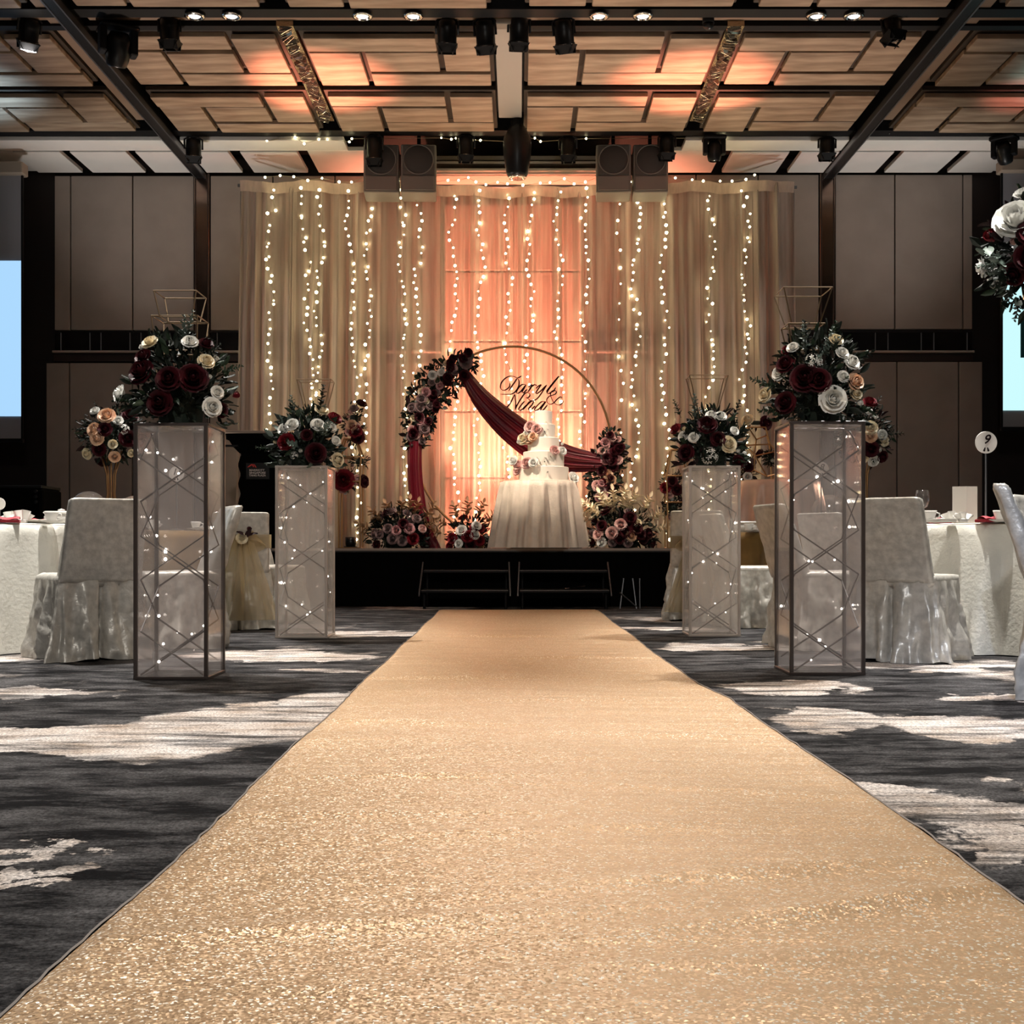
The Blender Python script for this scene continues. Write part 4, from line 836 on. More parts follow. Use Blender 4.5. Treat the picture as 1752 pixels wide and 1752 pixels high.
# ------------------------------------------------------------------ cake and its table
def cloth_round(r, h, n, amp, flare, seed, drop=0.0, nz=12, hem=.0):
    R = random.Random(seed); mb = MB(); ph = [R.uniform(0,6.28) for _ in range(4)]; N_ = n*12; L_ = []
    def rip(a): return math.sin(n*a+ph[0]+.6*math.sin(3*a+ph[1])) + .45*math.sin(2*n*a*.5+5*a+ph[2])
    L_.append([Vector((0,0,h)) for k in range(N_)])
    L_.append([Vector((r*.96*math.cos(2*PI*k/N_), r*.96*math.sin(2*PI*k/N_), h)) for k in range(N_)])
    for j in range(nz+1):
        v = j/nz; z = h-.012-(h-.012-drop)*v; row = []
        for k in range(N_):
            a = 2*PI*k/N_; q = r+.008+flare*v+amp*(v**.55)*(rip(a)+.35*math.sin(2*n*a+ph[1]+v)); row.append(Vector((q*math.cos(a), q*math.sin(a), z+hem*v*math.sin(3*a+ph[3]))))
        L_.append(row)
    return mb.loft(L_, True, False)
IVORY = mat('ivory_damask', (.76,.66,.55), .45, sheen=.1, var=.08, vscale=9, bump=.25, bscale=55)
WHITECLOTH = mat('white_damask', (.70,.69,.63), .5, sheen=.1, var=.07, vscale=7, bump=.2, bscale=45)
GOLDCLOTH = mat('bronze_gold_satin', (.20,.115,.03), .35, sheen=.2, var=.25, vscale=4)
PINKCLOTH = mat('peach_satin', (.80,.56,.44), .38, sheen=.0, var=.12, vscale=4)
TABLEWOOD = mat('plywood', (.25,.17,.10), .6)
def round_table(label, x, y, z0, r, h, cloth, n, amp, flare, seed, cl_label, group):
    t = thing('round_table', label, 'table', (x,y,z0), 0, group)
    part('tabletop', MB().lathe([(.0,h-.03),(r,h-.03),(r,h-.006),(0,h-.006)],40,cap=False), TABLEWOOD, t)
    part('pedestal', MB().lathe([(.04,.02),(.04,h-.03)],12), BLACKMETAL, t)
    part('foot', MB().lathe([(.3,0),(.3,.012),(.04,.03)],20), BLACKMETAL, t)
    c = tag(link('tablecloth', cloth_round(r,h,n,amp,flare,seed,.006).mesh('tablecloth', cloth, True), None, (x,y,z0)), cl_label, 'tablecloth', 'round tablecloths'); return t
CD = 12.92; CX = X(921,CD); CTZ = Z(824,CD)
round_table('round pedestal table under the ivory cloth on stage holding the cake', CX, CD, ST, 64*CD/F, CTZ-ST, IVORY, 17, .036, .09, 4, 'ivory damask tablecloth in deep folds under the wedding cake', 'round tables on the stage')
ICING = mat('ivory_icing', (.88,.82,.72), .5, bump=.03, bscale=60)
ck = thing('wedding_cake', 'five tier ivory wedding cake with pink flowers on the stage table', 'cake', (X(930,CD), CD, CTZ+.002)); z = 0
for (r, y0, y1) in ((43,800,824),(35,774,800),(27,750,774),(20,727,750),(15,704,727)):
    h = (y1-y0)*CD/F; rr_ = r*CD/F; part('tier', MB().lathe([(rr_,z),(rr_,z+h-.006),(rr_-.006,z+h),(0,z+h)],72), ICING, ck); z += h
part('board', MB().lathe([(.29,-.001),(.29,.010),(.27,.012)],36), ICING, ck)
kl = Vector(ck.location)
for (px,py,r,s_,c_,k) in ((908,731,.045,'rose','blush',20),(918,735,.042,'peony','blush',20),(903,745,.040,'rose','white',27),(896,752,.045,'rose','cream',27),(905,752,.045,'rose','peach',27),(912,748,.035,'rose','peach',27),(889,757,.03,'bud','white',27),(948,771,.035,'rose','blush',35),(961,772,.032,'rose','white',35),(879,789,.035,'rose','white',43),(888,797,.040,'rose','blush',43),(901,793,.045,'peony','blush',43),(912,792,.035,'rose','white',43),(886,806,.035,'rose','blush',43),(980,818,.042,'rose','white',46),(961,760,.02,'bud','white',30)):
    dx = X(px,CD)-X(930,CD); rk = k*CD/F; dy = -math.sqrt(max(.002, rk*rk-dx*dx))-.015; P = Vector((dx*(CD+dy)/CD, dy, Z(py,CD+dy)-kl.z)); link({'rose':'sugar_rose','bud':'sugar_bud','peony':'sugar_peony'}[s_], flower_me(s_,c_), ck, P, orient((dx*3,-1,.5),(0,0,1),px), r*1.3)
R = random.Random(9)
for (px,py,a,s,c_,k) in ((918,784,.9,.10,'green',35),(914,791,-1.2,.08,'dark',35),(922,792,1.6,.08,'dark',35),(932,784,.3,.09,'green',35),(940,781,1.2,.08,'green',35),(930,789,2.2,.07,'green',35),(926,733,.6,.08,'dark',20),(930,738,1.8,.07,'dark',20),(936,735,.2,.08,'dark',20),(868,805,-1.0,.10,'green',46),(872,812,-2.0,.10,'green',46),(866,815,-1.6,.12,'pale',46),(935,806,2.6,.08,'green',43),(934,722,.1,.08,'pale',15),(872,800,-.5,.1,'pale',44)):
    dx = X(px,CD)-X(930,CD); rk = k*CD/F; dy = -math.sqrt(max(.002, rk*rk-dx*dx))-.05; link('sugar_leaf', leaf_me(c_,'leaf'), ck, Vector((dx,dy,Z(py,CD+dy)-kl.z)), Quaternion((0,1,0),a) @ Quaternion((1,0,0),.25), s*.7)
# floor flowers on the stage
SG = 'flower arrangements on the stage floor'
def pal(t, base, lst, s, col='pale'):
    for (px,py,n) in lst: spike(t, base, px, py, base[1]-.02, s, col, 'plume', n)
b_ = (X(681,13.1),13.1,ST+.002); a1 = arrangement('dark mauve and burgundy arrangement on stage floor at the left tail', b_, .34,.22,.34, [(690,897,.05,'rose','burgundy',-.2),(664,905,.045,'rose','mauve',-.2),(672,922,.05,'rose','mauve',-.2),(700,905,.05,'rose','pink',-.2),(688,925,.05,'rose','mauve',-.2),(706,922,.055,'rose','red',-.2),(650,915,.04,'rose','mauve',-.18),(712,888,.045,'rose','mauve',-.15),(722,905,.04,'rose','blush',-.15),(645,932,.04,'rose','burgundy',-.15),(678,908,.045,'rose','pink',-.2)], 60, 0, 41, ('dark','plum','dark'), 420, 'dark', .09, group=SG, random_flowers=((8,'rose','mauve',.045),(6,'rose','burgundy',.05)))
DRY = mat('dried_tan', (.40,.24,.13), .7); LEAFM['tan'] = DRY
pal(a1, b_, ((690,893,(-.1,0,1)),(705,893,(.3,0,1)),(676,893,(-.5,0,1)),(660,898,(-.8,0,.8)),(698,890,(.1,0,1)),(720,893,(.7,0,.9)),(645,912,(-1,0,.5)),(713,905,(.9,-.2,.4))), .22, 'tan')
b_ = (X(802,13.25),13.25,ST+.002); a2 = arrangement('cream and red arrangement on stage floor under the hoop', b_, .24,.2,.27, [(790,908,.05,'rose','white',-.18),(800,918,.06,'peony','red',-.2),(775,922,.05,'rose','red',-.18),(815,900,.045,'rose','white',-.18),(812,915,.045,'rose','white',-.2),(820,925,.05,'rose','red',-.18),(785,930,.04,'rose','white',-.18),(770,935,.04,'rose','red',-.18),(805,932,.05,'rose','burgundy',-.2)], 45, 0, 42, ('dark','plum'), 300, 'dark', .08, group=SG, random_flowers=((5,'rose','white',.04),(4,'rose','red',.045)))
pal(a2, b_, ((785,895,(-.3,0,1)),(800,890,(0,0,1)),(815,890,(.4,0,1)),(772,905,(-.9,0,.7)),(765,915,(-1,0,.3)),(825,900,(.8,0,.8))), .20, 'tan')
b_ = (X(1066,12.95),12.95,ST+.002); a3 = arrangement('pink and burgundy rose arrangement with pale leaves on stage at right', b_, .36,.22,.36, [(1078,887,.06,'rose','burgundy',-.18),(1062,898,.055,'rose','blush',-.2),(1047,912,.055,'rose','blush',-.2),(1024,915,.05,'rose','blush',-.18),(1088,905,.06,'rose','burgundy',-.2),(1070,910,.055,'rose','burgundy',-.22),(1080,917,.05,'rose','peach',-.2),(1060,922,.05,'rose','burgundy',-.2),(1030,928,.045,'rose','white',-.2),(1095,915,.05,'rose','burgundy',-.18),(1048,928,.04,'rose','mauve',-.2),(1074,928,.045,'rose','mauve',-.2),(1010,925,.03,'bud','cream',-.15),(1030,900,.05,'rose','burgundy',-.18),(1090,895,.04,'rose','cream',-.15)], 50, 0, 43, ('dark','plum','dark'), 420, 'dark', .09, group=SG, random_flowers=((6,'rose','burgundy',.05),(4,'rose','mauve',.045)))
pal(a3, b_, ((1030,885,(-.8,-.1,.7)),(1040,880,(-.4,-.1,1)),(1052,878,(-.1,-.1,1)),(1062,876,(.2,-.1,1)),(1072,880,(.4,-.1,1)),(1050,890,(-.3,-.3,.8)),(1038,892,(-.7,-.3,.6)),(1092,885,(.5,-.1,.9)),(1100,895,(.9,-.1,.6)),(1102,908,(1,-.1,.2)),(1025,893,(-1,-.1,.4)),(1066,888,(.2,-.3,.8)),(1015,918,(-1,-.2,.2)),(1008,928,(-1,-.3,.3))), .24, 'pale')
# ------------------------------------------------------------------ tall gold wire flower stands on the stage
def cage_stand(label, px, D, z0, rows, group):
    """square gold wire tower; rows: (pixel y, half width px)"""
    x = X(px,D); t = thing('wire_flower_stand', label, 'stand', (x,D,z0), 0, group); prev = None
    for (py, hw) in rows:
        z = Z(py,D)-z0; h = hw*D/F; q = [Vector((-h,-h,z)),Vector((h,-h,z)),Vector((h,h,z)),Vector((-h,h,z))]; part('ring', MB().tube(q,.009,6,closed=True), GOLD, t)
        if prev:
            for a, c in zip(prev,q): part('rod', MB().tube([a,c],.009,6), GOLD, t)
        prev = q
    return t
GS = 'gold wire flower stands'
D = 13.0; zf = EYE+(VY-936)*D/F
cage_stand('tall gold wire tower with flowers on stage beside the lectern', 600, D, ST, ((937.5,18),(825,18),(783,20),(752,10)), GS)
def cluster(label, px, py, D, rx, ry, rz, fl, seed, leaves=('dark','plum'), group='flower clusters on the wire stands', n=30, fill=120):
    return arrangement(label, (X(px,D),D,Z(py,D)), rx,ry,rz, fl, n, 0, seed, leaves, fill, 'dark', .06, cz=0, half=False, group=group)
cluster('small pink and burgundy cluster on top of the left gold tower', 606, 728, D, .12,.1,.25, [(600,706,.035,'bud','blush',-.1),(597,714,.03,'bud','blush',-.1),(606,700,.04,'rose','mauve',-.1),(618,692,.05,'rose','burgundy',-.08),(602,728,.05,'rose','peach',-.1),(608,738,.06,'rose','red',-.12),(612,748,.06,'rose','burgundy',-.12),(598,738,.04,'rose','blush',-.12),(610,730,.035,'rose','blush',-.13)], 51)
cluster('red dahlia cluster with pink roses midway down the left gold tower', 590, 822, D, .15,.1,.15, [(588,822,.10,'peony','red',-.13),(573,815,.05,'rose','blush',-.12),(573,825,.045,'rose','blush',-.12),(586,835,.045,'rose','pink',-.14),(591,842,.035,'bud','white',-.13),(610,822,.05,'rose','blush',-.12),(621,824,.06,'rose','burgundy',-.1)], 52, n=16, fill=60)
cluster('small dark leaf sprig at right side of the left gold tower', 616, 790, D, .10,.08,.08, [(604,796,.03,'bud','mauve',-.08)], 53, n=14, fill=30)
D = 12.95
cage_stand('tall gold wire tower with flowers behind the back right pillar', 1158, D, ST, ((937.5,18),(860,18),(815,20),(770,10)), GS)
cluster('red and cream cluster on the right gold tower, upper', 1152, 832, D, .14,.1,.16, [(1139,835,.05,'rose','red',-.1),(1150,825,.05,'rose','burgundy',-.1),(1146,845,.04,'rose','blush',-.12),(1150,853,.035,'bud','white',-.1),(1158,838,.05,'rose','burgundy',-.12)], 54)
cluster('dark leafy cluster on the right gold tower, lower', 1150, 868, D, .13,.1,.09, [(1148,883,.04,'rose','blush',-.1)], 55, n=26)
# wire polyhedron on the peach table
D = 13.0; PX_, PZ_ = X(1330,D), Z(823,D)
round_table('tall round table under peach cloth on stage behind the right pillars', PX_, D, ST, 70*D/F, PZ_-ST, PINKCLOTH, 14, .03, .10, 8, 'peach satin tablecloth hanging in folds on stage right', 'round tables on the stage')
t = thing('wire_flower_stand', 'gold wire polyhedron with flowers on the peach table', 'stand', (X(1302,D),D,PZ_+.002), 0, GS); o0 = Vector(t.location); pz = {}
def q3(px,py,dy): return at(px,py,D+dy)-o0
V_ = [q3(1280,731,-.1),q3(1310,731,-.1),q3(1318,760,-.1),q3(1275,762,-.1),q3(1292,780,-.1),q3(1328,772,-.1),q3(1294,752,.15),q3(1312,745,.15),q3(1290,776,.15),q3(1320,777,.15),q3(1268,816,-.05),q3(1290,804,-.1),q3(1312,815,-.1),q3(1328,811,-.05),q3(1278,822,.12),q3(1320,822,.12)]
for (a,c) in ((0,1),(1,2),(0,3),(3,4),(4,5),(5,2),(6,7),(0,6),(1,7),(6,8),(7,9),(8,9),(3,8),(2,9),(4,11),(11,12),(5,13),(10,11),(12,13),(10,14),(13,15),(4,12),(14,15),(8,14),(9,15),(2,3)): part('rod', MB().tube([V_[a],V_[c]],.008,6), GOLD, t)
cluster('cream and burgundy roses fixed on top of the wire polyhedron', 1294, 724, D, .12,.06,.05, [(1280,720,.06,'rose','cream',-.1),(1309,724,.065,'rose','burgundy',-.1)], 56, n=6, fill=10)
cluster('dark and white flower cluster at foot of the wire polyhedron, left', 1279, 806, D, .10,.09,.13, [(1273,790,.035,'bud','white',-.1),(1279,815,.04,'rose','white',-.12),(1288,790,.035,'rose','mauve',-.1),(1280,800,.045,'rose','burgundy',-.12)], 57, n=24)
cluster('dark leaf and white bud cluster at right of the wire polyhedron', 1319, 784, D, .07,.06,.08, [(1321,788,.035,'bud','white',-.08),(1301,777,.045,'rose','burgundy',-.05)], 58, n=14)

# ------------------------------------------------------------------ lectern
D = 13.1; lx = X(448,D); BLACK_ = BLACK; BLACK = BLK; le = thing('lectern', 'black wooden lectern with sign at the left end of the stage', 'lectern', (lx,D,ST))
def zz_(py): return Z(py,D)-ST
sx = D/F
part('plinth', MB().cbox(-36*sx,36*sx,-.26,.26,0,.10,.01), BLACK, le)
part('column', MB().cbox(-29*sx,29*sx,-.2,.2,.10,zz_(775),.012), BLACK, le)
for s in (-1,1):
    part('scroll_edge', MB().tube([(s*29*sx+ (.012*math.sin(k*1.1)), -.2, .12+(zz_(780)-.14)*k/24) for k in range(25)], .014, 6), BLACK, le, True)
mb = MB(); 
for (hw,hd,py) in ((31,.22,776),(38,.26,768),(50,.30,756),(52,.31,748),(54,.32,747),(54,.32,743)): pass
mb.loft([[Vector((cx_, cy_, zz_(py))) for cx_, cy_ in rr(2*hw*sx,2*hd,.02)] for (hw,hd,py) in ((31,.22,778),(40,.26,768),(46,.29,757),(50,.31,756),(51,.31,749),(52,.31,746))], True, True)
part('cornice', mb, BLACK, le)
part('reading_top', MB().cbox(-54*sx,54*sx,-.33,.33,zz_(746),zz_(741.5),.01), mat('lectern_top', (.30,.25,.21), .35), le, label='pale edged reading top')
part('reading_lip', MB().cbox(-62*sx,-30*sx,-.3,-.2,zz_(768),zz_(765),.004), BLACKMETAL, le)
sg = part('hotel_sign', MB().cbox(-20*sx,20*sx,-.215,-.2,zz_(822),zz_(794),.004), mat('sign_black',(.003,.003,.003),.3), le, label='black sign with red peak emblem and white lettering')
BLACK = BLACK_
def text_mesh(txt, size, m, shear=0.0, off=0.0, ext=.001, align='LEFT'):
    c = bpy.data.curves.new('lettering', 'FONT'); c.body = txt; c.size = size; c.shear = shear; c.offset = off; c.extrude = ext; c.align_x = align
    o = bpy.data.objects.new('lettering', c); C.objects.link(o); dg = bpy.context.evaluated_depsgraph_get(); me = bpy.data.meshes.new_from_object(o.evaluated_get(dg)); bpy.data.objects.remove(o); bpy.data.curves.remove(c)
    me.materials.clear(); me.materials.append(m); return me
WHITEINK = mat('white_lettering', (.85,.80,.76), .5); REDINK = mat('red_emblem', (.75,.05,.04), .5)
UPR = Matrix.Rotation(PI/2,4,'X')
for txt, py, wpx in (('MARRIOTT',808.2,25.5),('SINGAPORE',812.6,27.5),('TANG PLAZA',817.0,28)):
    me = text_mesh(txt, .029, WHITEINK, 0, .0006); xs_ = [v.co.x for v in me.vertices]; k = wpx*sx/(max(xs_)-min(xs_))
    o = part('lettering', me, None, sg); o.matrix_local = Matrix.Translation((-14*sx,-.2165,zz_(py))) @ UPR @ Matrix.Scale(k,4,(1,0,0))
mb = MB()
def ribbon(pts):
    for i in range(len(pts)-1):
        (a,c),(e,f) = pts[i],pts[i+1]; mb.add([(a[0],0,a[1]),(c[0],0,c[1]),(f[0],0,f[1]),(e[0],0,e[1])],[(0,1,2,3)])
emb = lambda x,y: ((x-448)*sx,(zz_(y)))
ribbon([(emb(430.5,802.0),emb(432.5,801.8)),(emb(434,799.0),emb(435.2,800.5)),(emb(437,796.8),emb(437.5,799)),(emb(439.3,796.2),emb(439,798.2)),(emb(441,798),emb(440,800.5)),(emb(442.5,801.2),emb(441,801.8))])
ribbon([(emb(440.5,797.5),emb(439.8,798.6)),(emb(442.2,796.3),emb(442.3,798)),(emb(444.2,798),emb(443.2,799.3)),(emb(446.5,802.2),emb(444.2,802.2))])
o = part('emblem', mb, REDINK, sg, label='red double peak emblem'); o.location = (0,-.2175,0)

# ------------------------------------------------------------------ chairs with fitted covers
SATINW = mat('silver_white_cover', (.54,.52,.475), .34, metal=.25, sheen=.0, var=.16, vscale=26, bump=.45, bscale=13, detail=8)
from mathutils import noise as mnoise
def crumple(p, a, f, seed=0.0):
    q = Vector((p.x*f, p.y*f, p.z*f*.7+seed)); return a*(mnoise.noise(q) + .5*abs(mnoise.noise(q*2.1)) - .2)
def chair_meshes():
    L_ = []; n_ = 22
    for k in range(n_+1):                                   # backrest, leaning back towards -y
        v = k/n_; z = .42+.45*v; y = -.20-.155*v; w_ = .445-.045*v; d_ = .075-.012*v
        if k == n_: w_ -= .02; d_ -= .02
        row = []
        for a,b1 in rr(w_,d_,.022,4,0,y):
            p = Vector((a,b1,z-.012*(abs(a)/.2)**2*(1 if k==n_ else 0))); row.append(p)
        # more points along the long faces so the cloth can crease
        full = []
        for i in range(len(row)):
            p, q = row[i], row[(i+1) % len(row)]; m = 14 if (p-q).length > .2 else 1
            full += [p.lerp(q, t/m) for t in range(m)]
        L_.append([p + Vector((0, (-1 if p.y < y else 1)*(crumple(p, .014, 7)+crumple(Vector((p.x*2.2,p.y,p.z*.6)), .010, 10))*(1-.2*v), 0)) for p in full])
    back = MB().loft(L_, True, True).mesh('back_cover', SATINW, True)
    seat = MB().loft([[Vector((a,b1,z+.004*math.sin(a*60+b1*30))) for a,b1 in rr(w_,d_,.04,6,0,.0)] for (w_,d_,z) in ((.45,.45,.40),(.465,.465,.43),(.46,.46,.452),(.42,.42,.462))], True, True).mesh('seat_cover', SATINW, True)
    def skirt(ph):
        L2 = []; base0 = rr(.47,.47,.05,4); base = []
        for i in range(len(base0)):
            p, q = Vector(base0[i]), Vector(base0[(i+1) % len(base0)]); m = 34 if (p-q).length > .2 else 3
            base += [p.lerp(q, t/m) for t in range(m)]
        n = len(base); nz = 26
        for j in range(nz+1):
            v = j/nz; row = []
            for k, b in enumerate(base):
                f = 2*PI*k/n; nr = Vector(b).normalized(); s = f*1.0
                g = .9*(1-2*abs(math.sin(4.5*f+ph+.9*math.sin(2*f)+.5*v))) + .55*(1-2*abs(math.sin(8*f+2*ph-1.2*v))) + .3*math.sin(25*f+2.5*v)
                corner = max(0, (abs(b.x)/.235)**8*(abs(b.y)/.235)**8)
                q = .050*v + .034*(v**.7)*g + .028*v*corner
                p = Vector((b.x, b.y, .43-.427*v)); q += crumple(p, .030*v**.5, 12, ph) + crumple(p, .012*v**.5, 27, ph)
                if b.y < -.15 and abs(b.x) < .016: q -= .075*(v**.3)*(1-abs(b.x)/.016)         # inverted pleat behind
                row.append(Vector((b.x+nr.x*q, b.y+nr.y*q, p.z + .012*v*max(0,math.sin(5*f+ph)))))
            L2.append(row)
        return MB().loft(L2, True, False).mesh('skirt', SATINW, True)
    return back, seat, [skirt(q) for q in (.3,1.7,3.1)]
CB, CS_, CK = chair_meshes()
LEGM = mat('chair_leg', (.03,.025,.02), .5)
leg_me = MB().cbox(-.015,.015,-.015,.015,.0,.42,.004).mesh('leg', LEGM)
def chair(label, px, D, face, group, k=0, s=1.0, dark=False):
    """face: direction the sitter looks, radians from +y towards -x"""
    t = thing('covered_chair', label, 'chair', (X(px,D),D,0), face, group); t.scale = (s,s,s)
    part('back_cover', CB, None, t); part('seat_cover', CS_, None, t); part('skirt', CK[k], None, t)
    for a in (-.18,.18):
        for c in (-.18,.18): part('leg', leg_me, None, t, loc=(a,c,0))
    return t
CG = 'white covered banquet chairs'
chair('white covered chair seen from behind, left of the front left pillar', 152, 6.75, .62, CG, 0, 1.0)
chair('white covered chair seen through the front left pillar', 298, 7.45, 2.05, CG, 1, 1.0)
cs1 = chair('covered chair with organza sash and red flower, right of the front left pillar', 402, 9.2, .35, CG, 2, 1.0)
chair('white covered chair between the left pillars, turned to the aisle', 456, 10.0, -2.3, CG, 0, 1.0)
chair('white covered chair seen from behind, right of the front right pillar', 1548, 6.65, -.62, CG, 1, 1.0)
chair('white covered chair in profile seen through the front right pillar', 1408, 7.4, -1.35, CG, 2, 1.0)
chair('white covered chair farther back behind the front right pillar', 1452, 9.3, -.9, CG, 0, 1.0)
cs2 = chair('covered chair with trailing organza sash left of the back right pillar', 1200, 10.3, -.25, CG, 1, 1.05)
chair('white covered chair in profile seen through the back right pillar', 1288, 9.45, -1.35, CG, 2, 1.0)
chair('blue lit white covered chair at the far right edge', 1872, 4.95, -1.95, CG, 0, 1.0)
chair('white covered chair back at the far right edge beyond the nearest chair', 1880, 5.85, -2.3, CG, 1, 1.0)
ORG = sheer('organza', (.58,.46,.27), .5, .4, .2, (8,8,1))
def sash(parent_chair, label, flower, side):
    t = thing('organza_sash', label, 'sash', parent_chair.location, parent_chair.rotation_euler.z, 'organza sashes on chairs')
    L_ = []
    for k in range(5):
        v = k/4; z = .60+.10*v; y = -.20-.155*((z-.42)/.45); L_.append([Vector((a,b1,z)) for a,b1 in rr(.455-.01*v,.10,.03,4,0,y)])
    part('band', MB().loft(L_, True, False), ORG, t, True)
    for s in (-1,1):
        part('bow_loop', MB().grid(lambda u,v,s=s: (s*(.02+.16*math.sin(u*PI)*(.4+.6*v)), -.33-.03*math.sin(u*2*PI)-.02*v, .68-.14*u*v+.05*math.sin(u*PI)*(1-v)),10,6), ORG, t, True)
        part('tail', MB().grid(lambda u,v,s=s: (s*(.03+.10*v)+(u-.5)*(.10+.16*v)+.01*math.sin(u*14), -.33-.07*math.sin(v*1.6)-.012*math.sin(u*18+v*3), .66-.58*v),12,14), ORG, t, True)
    part('knot', MB().lathe([(.0,-.035),(.035,-.02),(.04,.01),(.02,.035),(0,.04)],10,c=(0,-.34,.66)), ORG, t, True)
    if flower:
        link('rose', flower_me('rose','cream'), t, (.0,-.385,.67), orient((0,-1,.3)), .035); link('rosebud', flower_me('bud','burgundy'), t, (.05,-.39,.73), orient((.2,-.6,.8)), .03)
        for a in (.2,.9,-.6): link('leaf', leaf_me('plum','leaf'), t, (.03,-.385,.68), orient((a,-.4,.4),(0,1,0)), .09)
    return t
sash(cs1, 'gold organza sash with red and cream flower on left chair', True, 1); sash(cs2, 'pale organza sash trailing from chair behind the right pillars', False, 1)

# ------------------------------------------------------------------ guest tables and what stands on them
TG = 'round guest tables'
T1 = (X(-40,7.75), 7.75, .9); T2 = (-3.35, 10.5, .8); T3 = (3.2, 7.65, .9); T4 = (2.62, 11.35, .82)
TH = .745
round_table('round guest table under white cloth at the far left', T1[0], T1[1], 0, T1[2], TH, WHITECLOTH, 19, .042, .10, 11, 'white damask tablecloth on the far left table', TG)
round_table('round guest table under bronze cloth behind the front left pillar', T2[0], T2[1], 0, T2[2], TH, GOLDCLOTH, 17, .030, .10, 12, 'bronze gold tablecloth seen through the front left pillar', TG)
round_table('round guest table under white cloth at the right', T3[0], T3[1], 0, T3[2], TH, WHITECLOTH, 19, .042, .10, 13, 'white damask tablecloth on the right hand table', TG)
round_table('round guest table under bronze cloth behind the right pillars', T4[0], T4[1], 0, T4[2], TH, GOLDCLOTH, 17, .030, .10, 14, 'bronze gold tablecloth seen between the right pillars', TG)
TZ = TH+.002
CHINA = mat('white_china', (.74,.72,.68), .2, spec=.6); NAPK = mat('red_napkin', (.30,.008,.02), .7); NAPW = mat('white_napkin', (.76,.74,.70), .7)
GLASS = clear('wine_glass', (.97,.97,.97), .02, .06, .02)
def on(px, D): return (X(px,D), D, TZ)
TW = 'tableware on the guest tables'
def cup(label, px, D):
    t = thing('tea_cup', label, 'cup', on(px,D), 0, TW); part('saucer', MB().lathe([(.03,0),(.07,.012),(.072,.014),(.03,.005),(0,.005)],20), CHINA, t, True)
    part('bowl', MB().lathe([(.02,.006),(.025,.012),(.038,.05),(.042,.066),(.039,.066),(.033,.04),(.0,.02)],20), CHINA, t, True); part('handle', MB().tube([(.036,0,.055),(.058,0,.05),(.056,0,.03),(.034,0,.025)],.004,6), CHINA, t, True)
def plate(label, px, D, r=.12):
    t = thing('dinner_plate', label, 'plate', on(px,D), 0, TW); part('well', MB().lathe([(r*.55,0),(r*.6,.004),(r*.6,.007),(0,.006)],28), CHINA, t, True); part('rim', MB().lathe([(r*.58,.004),(r,.018),(r,.021),(r*.58,.008)],28,cap=False), CHINA, t, True)
def napkin(label, px, D, col=NAPK, w_=.14):
    t = thing('napkin', label, 'napkin', on(px,D), .3, TW); part('fold', MB().cbox(-w_/2,w_/2,-.05,.05,0,.018,.006), col, t); part('flap', MB().grid(lambda u,v: ((u-.5)*w_,-.05+.08*v,.019+.014*math.sin(v*PI)+.004*math.sin(u*9)),8,5), col, t, True)
def fan(label, px, D, s=.09):
    t = thing('folded_napkin', label, 'napkin', on(px,D), 0, TW)
    part('wing', MB().grid(lambda u,v: (s*(-1+2*u)*(.35+.65*v), .03*math.sin(u*6*PI)*(.3+.7*v), .004+s*1.0*v*(1-.5*(2*u-1)**2)),36,5), NAPW, t, True); part('base', MB().cbox(-s*.4,s*.4,-.02,.02,0,.02,.005), NAPW, t)
def glass(label, px, D):
    t = thing('wine_glass', label, 'glass', on(px,D), 0, TW); part('foot', MB().lathe([(.034,0),(.03,.003),(.004,.008)],18), GLASS, t, True); part('stem', MB().lathe([(.004,.006),(.0035,.08)],8), GLASS, t, True)
    part('bowl', MB().lathe([(.004,.078),(.028,.09),(.04,.125),(.037,.165),(.033,.185)],20,cap=False), GLASS, t, True)
napkin('red folded napkin at the left end of the far left table', 12, 7.05); fan('white fan napkin beside the red napkin on far left table', 38, 7.15, .075); fan('white fan napkin right of the other on far left table', 20, 7.4, .075)
cup('white tea cup near the lidded dish on far left table', 88, 7.1); plate('white plate between napkins and cup on far left table', 62, 7.25)
napkin('red napkin under the plate on far left table', 68, 7.5, NAPK, .1)
t = thing('lidded_dish', 'white square lidded dish on the far left table', 'dish', on(105,7.4), .1, TW); part('dish', MB().cbox(-.085,.085,-.085,.085,0,.055,.02), CHINA, t, True); part('lid', MB().cbox(-.088,.088,-.088,.088,.056,.075,.015), CHINA, t, True); part('knob', MB().lathe([(.018,.074),(.022,.085),(.0,.092)],12), CHINA, t, True)
# clear bubble bowls
BUB = clear('bubble_glass', (.97,.96,.96), .05, .05, .03, (.9,.86,.84))
def bubble(label, px, D, rpx, pyc):
    r = rpx*D/F; t = thing('bubble_bowl', label, 'bowl', (X(px,D),D,TZ), 0, 'clear bubble bowls'); c = r*.92+.03
    part('globe', MB().lathe([(r*math.sin(a), c-r*math.cos(a)) for a in [.4+k*(PI-.401)/18 for k in range(19)]],28,cap=False), BUB, t, True)
    part('base', MB().lathe([(r*.42,0),(r*.40,.006),(r*.36,.034),(0,.034)],24), BUB, t)
    link('bulb', bulb_p, t, (-r*.1,-r*.5,r*1.45))
bubble('clear glass bubble bowl behind the leftmost covered chair', 152, 9.75, 31, 872); bubble('second clear glass bubble bowl, just left of the front left pillar', 229, 9.85, 27, 875); bubble('clear glass bubble bowl seen through the front right pillar', 1418, 10.9, 30, 868)
plate('white plate on bronze table behind the front left pillar', 360, 9.75); fan('white fan napkin on the bronze left table', 262, 9.8, .08); cup('white cup on the bronze left table seen through the pillar', 335, 9.8)
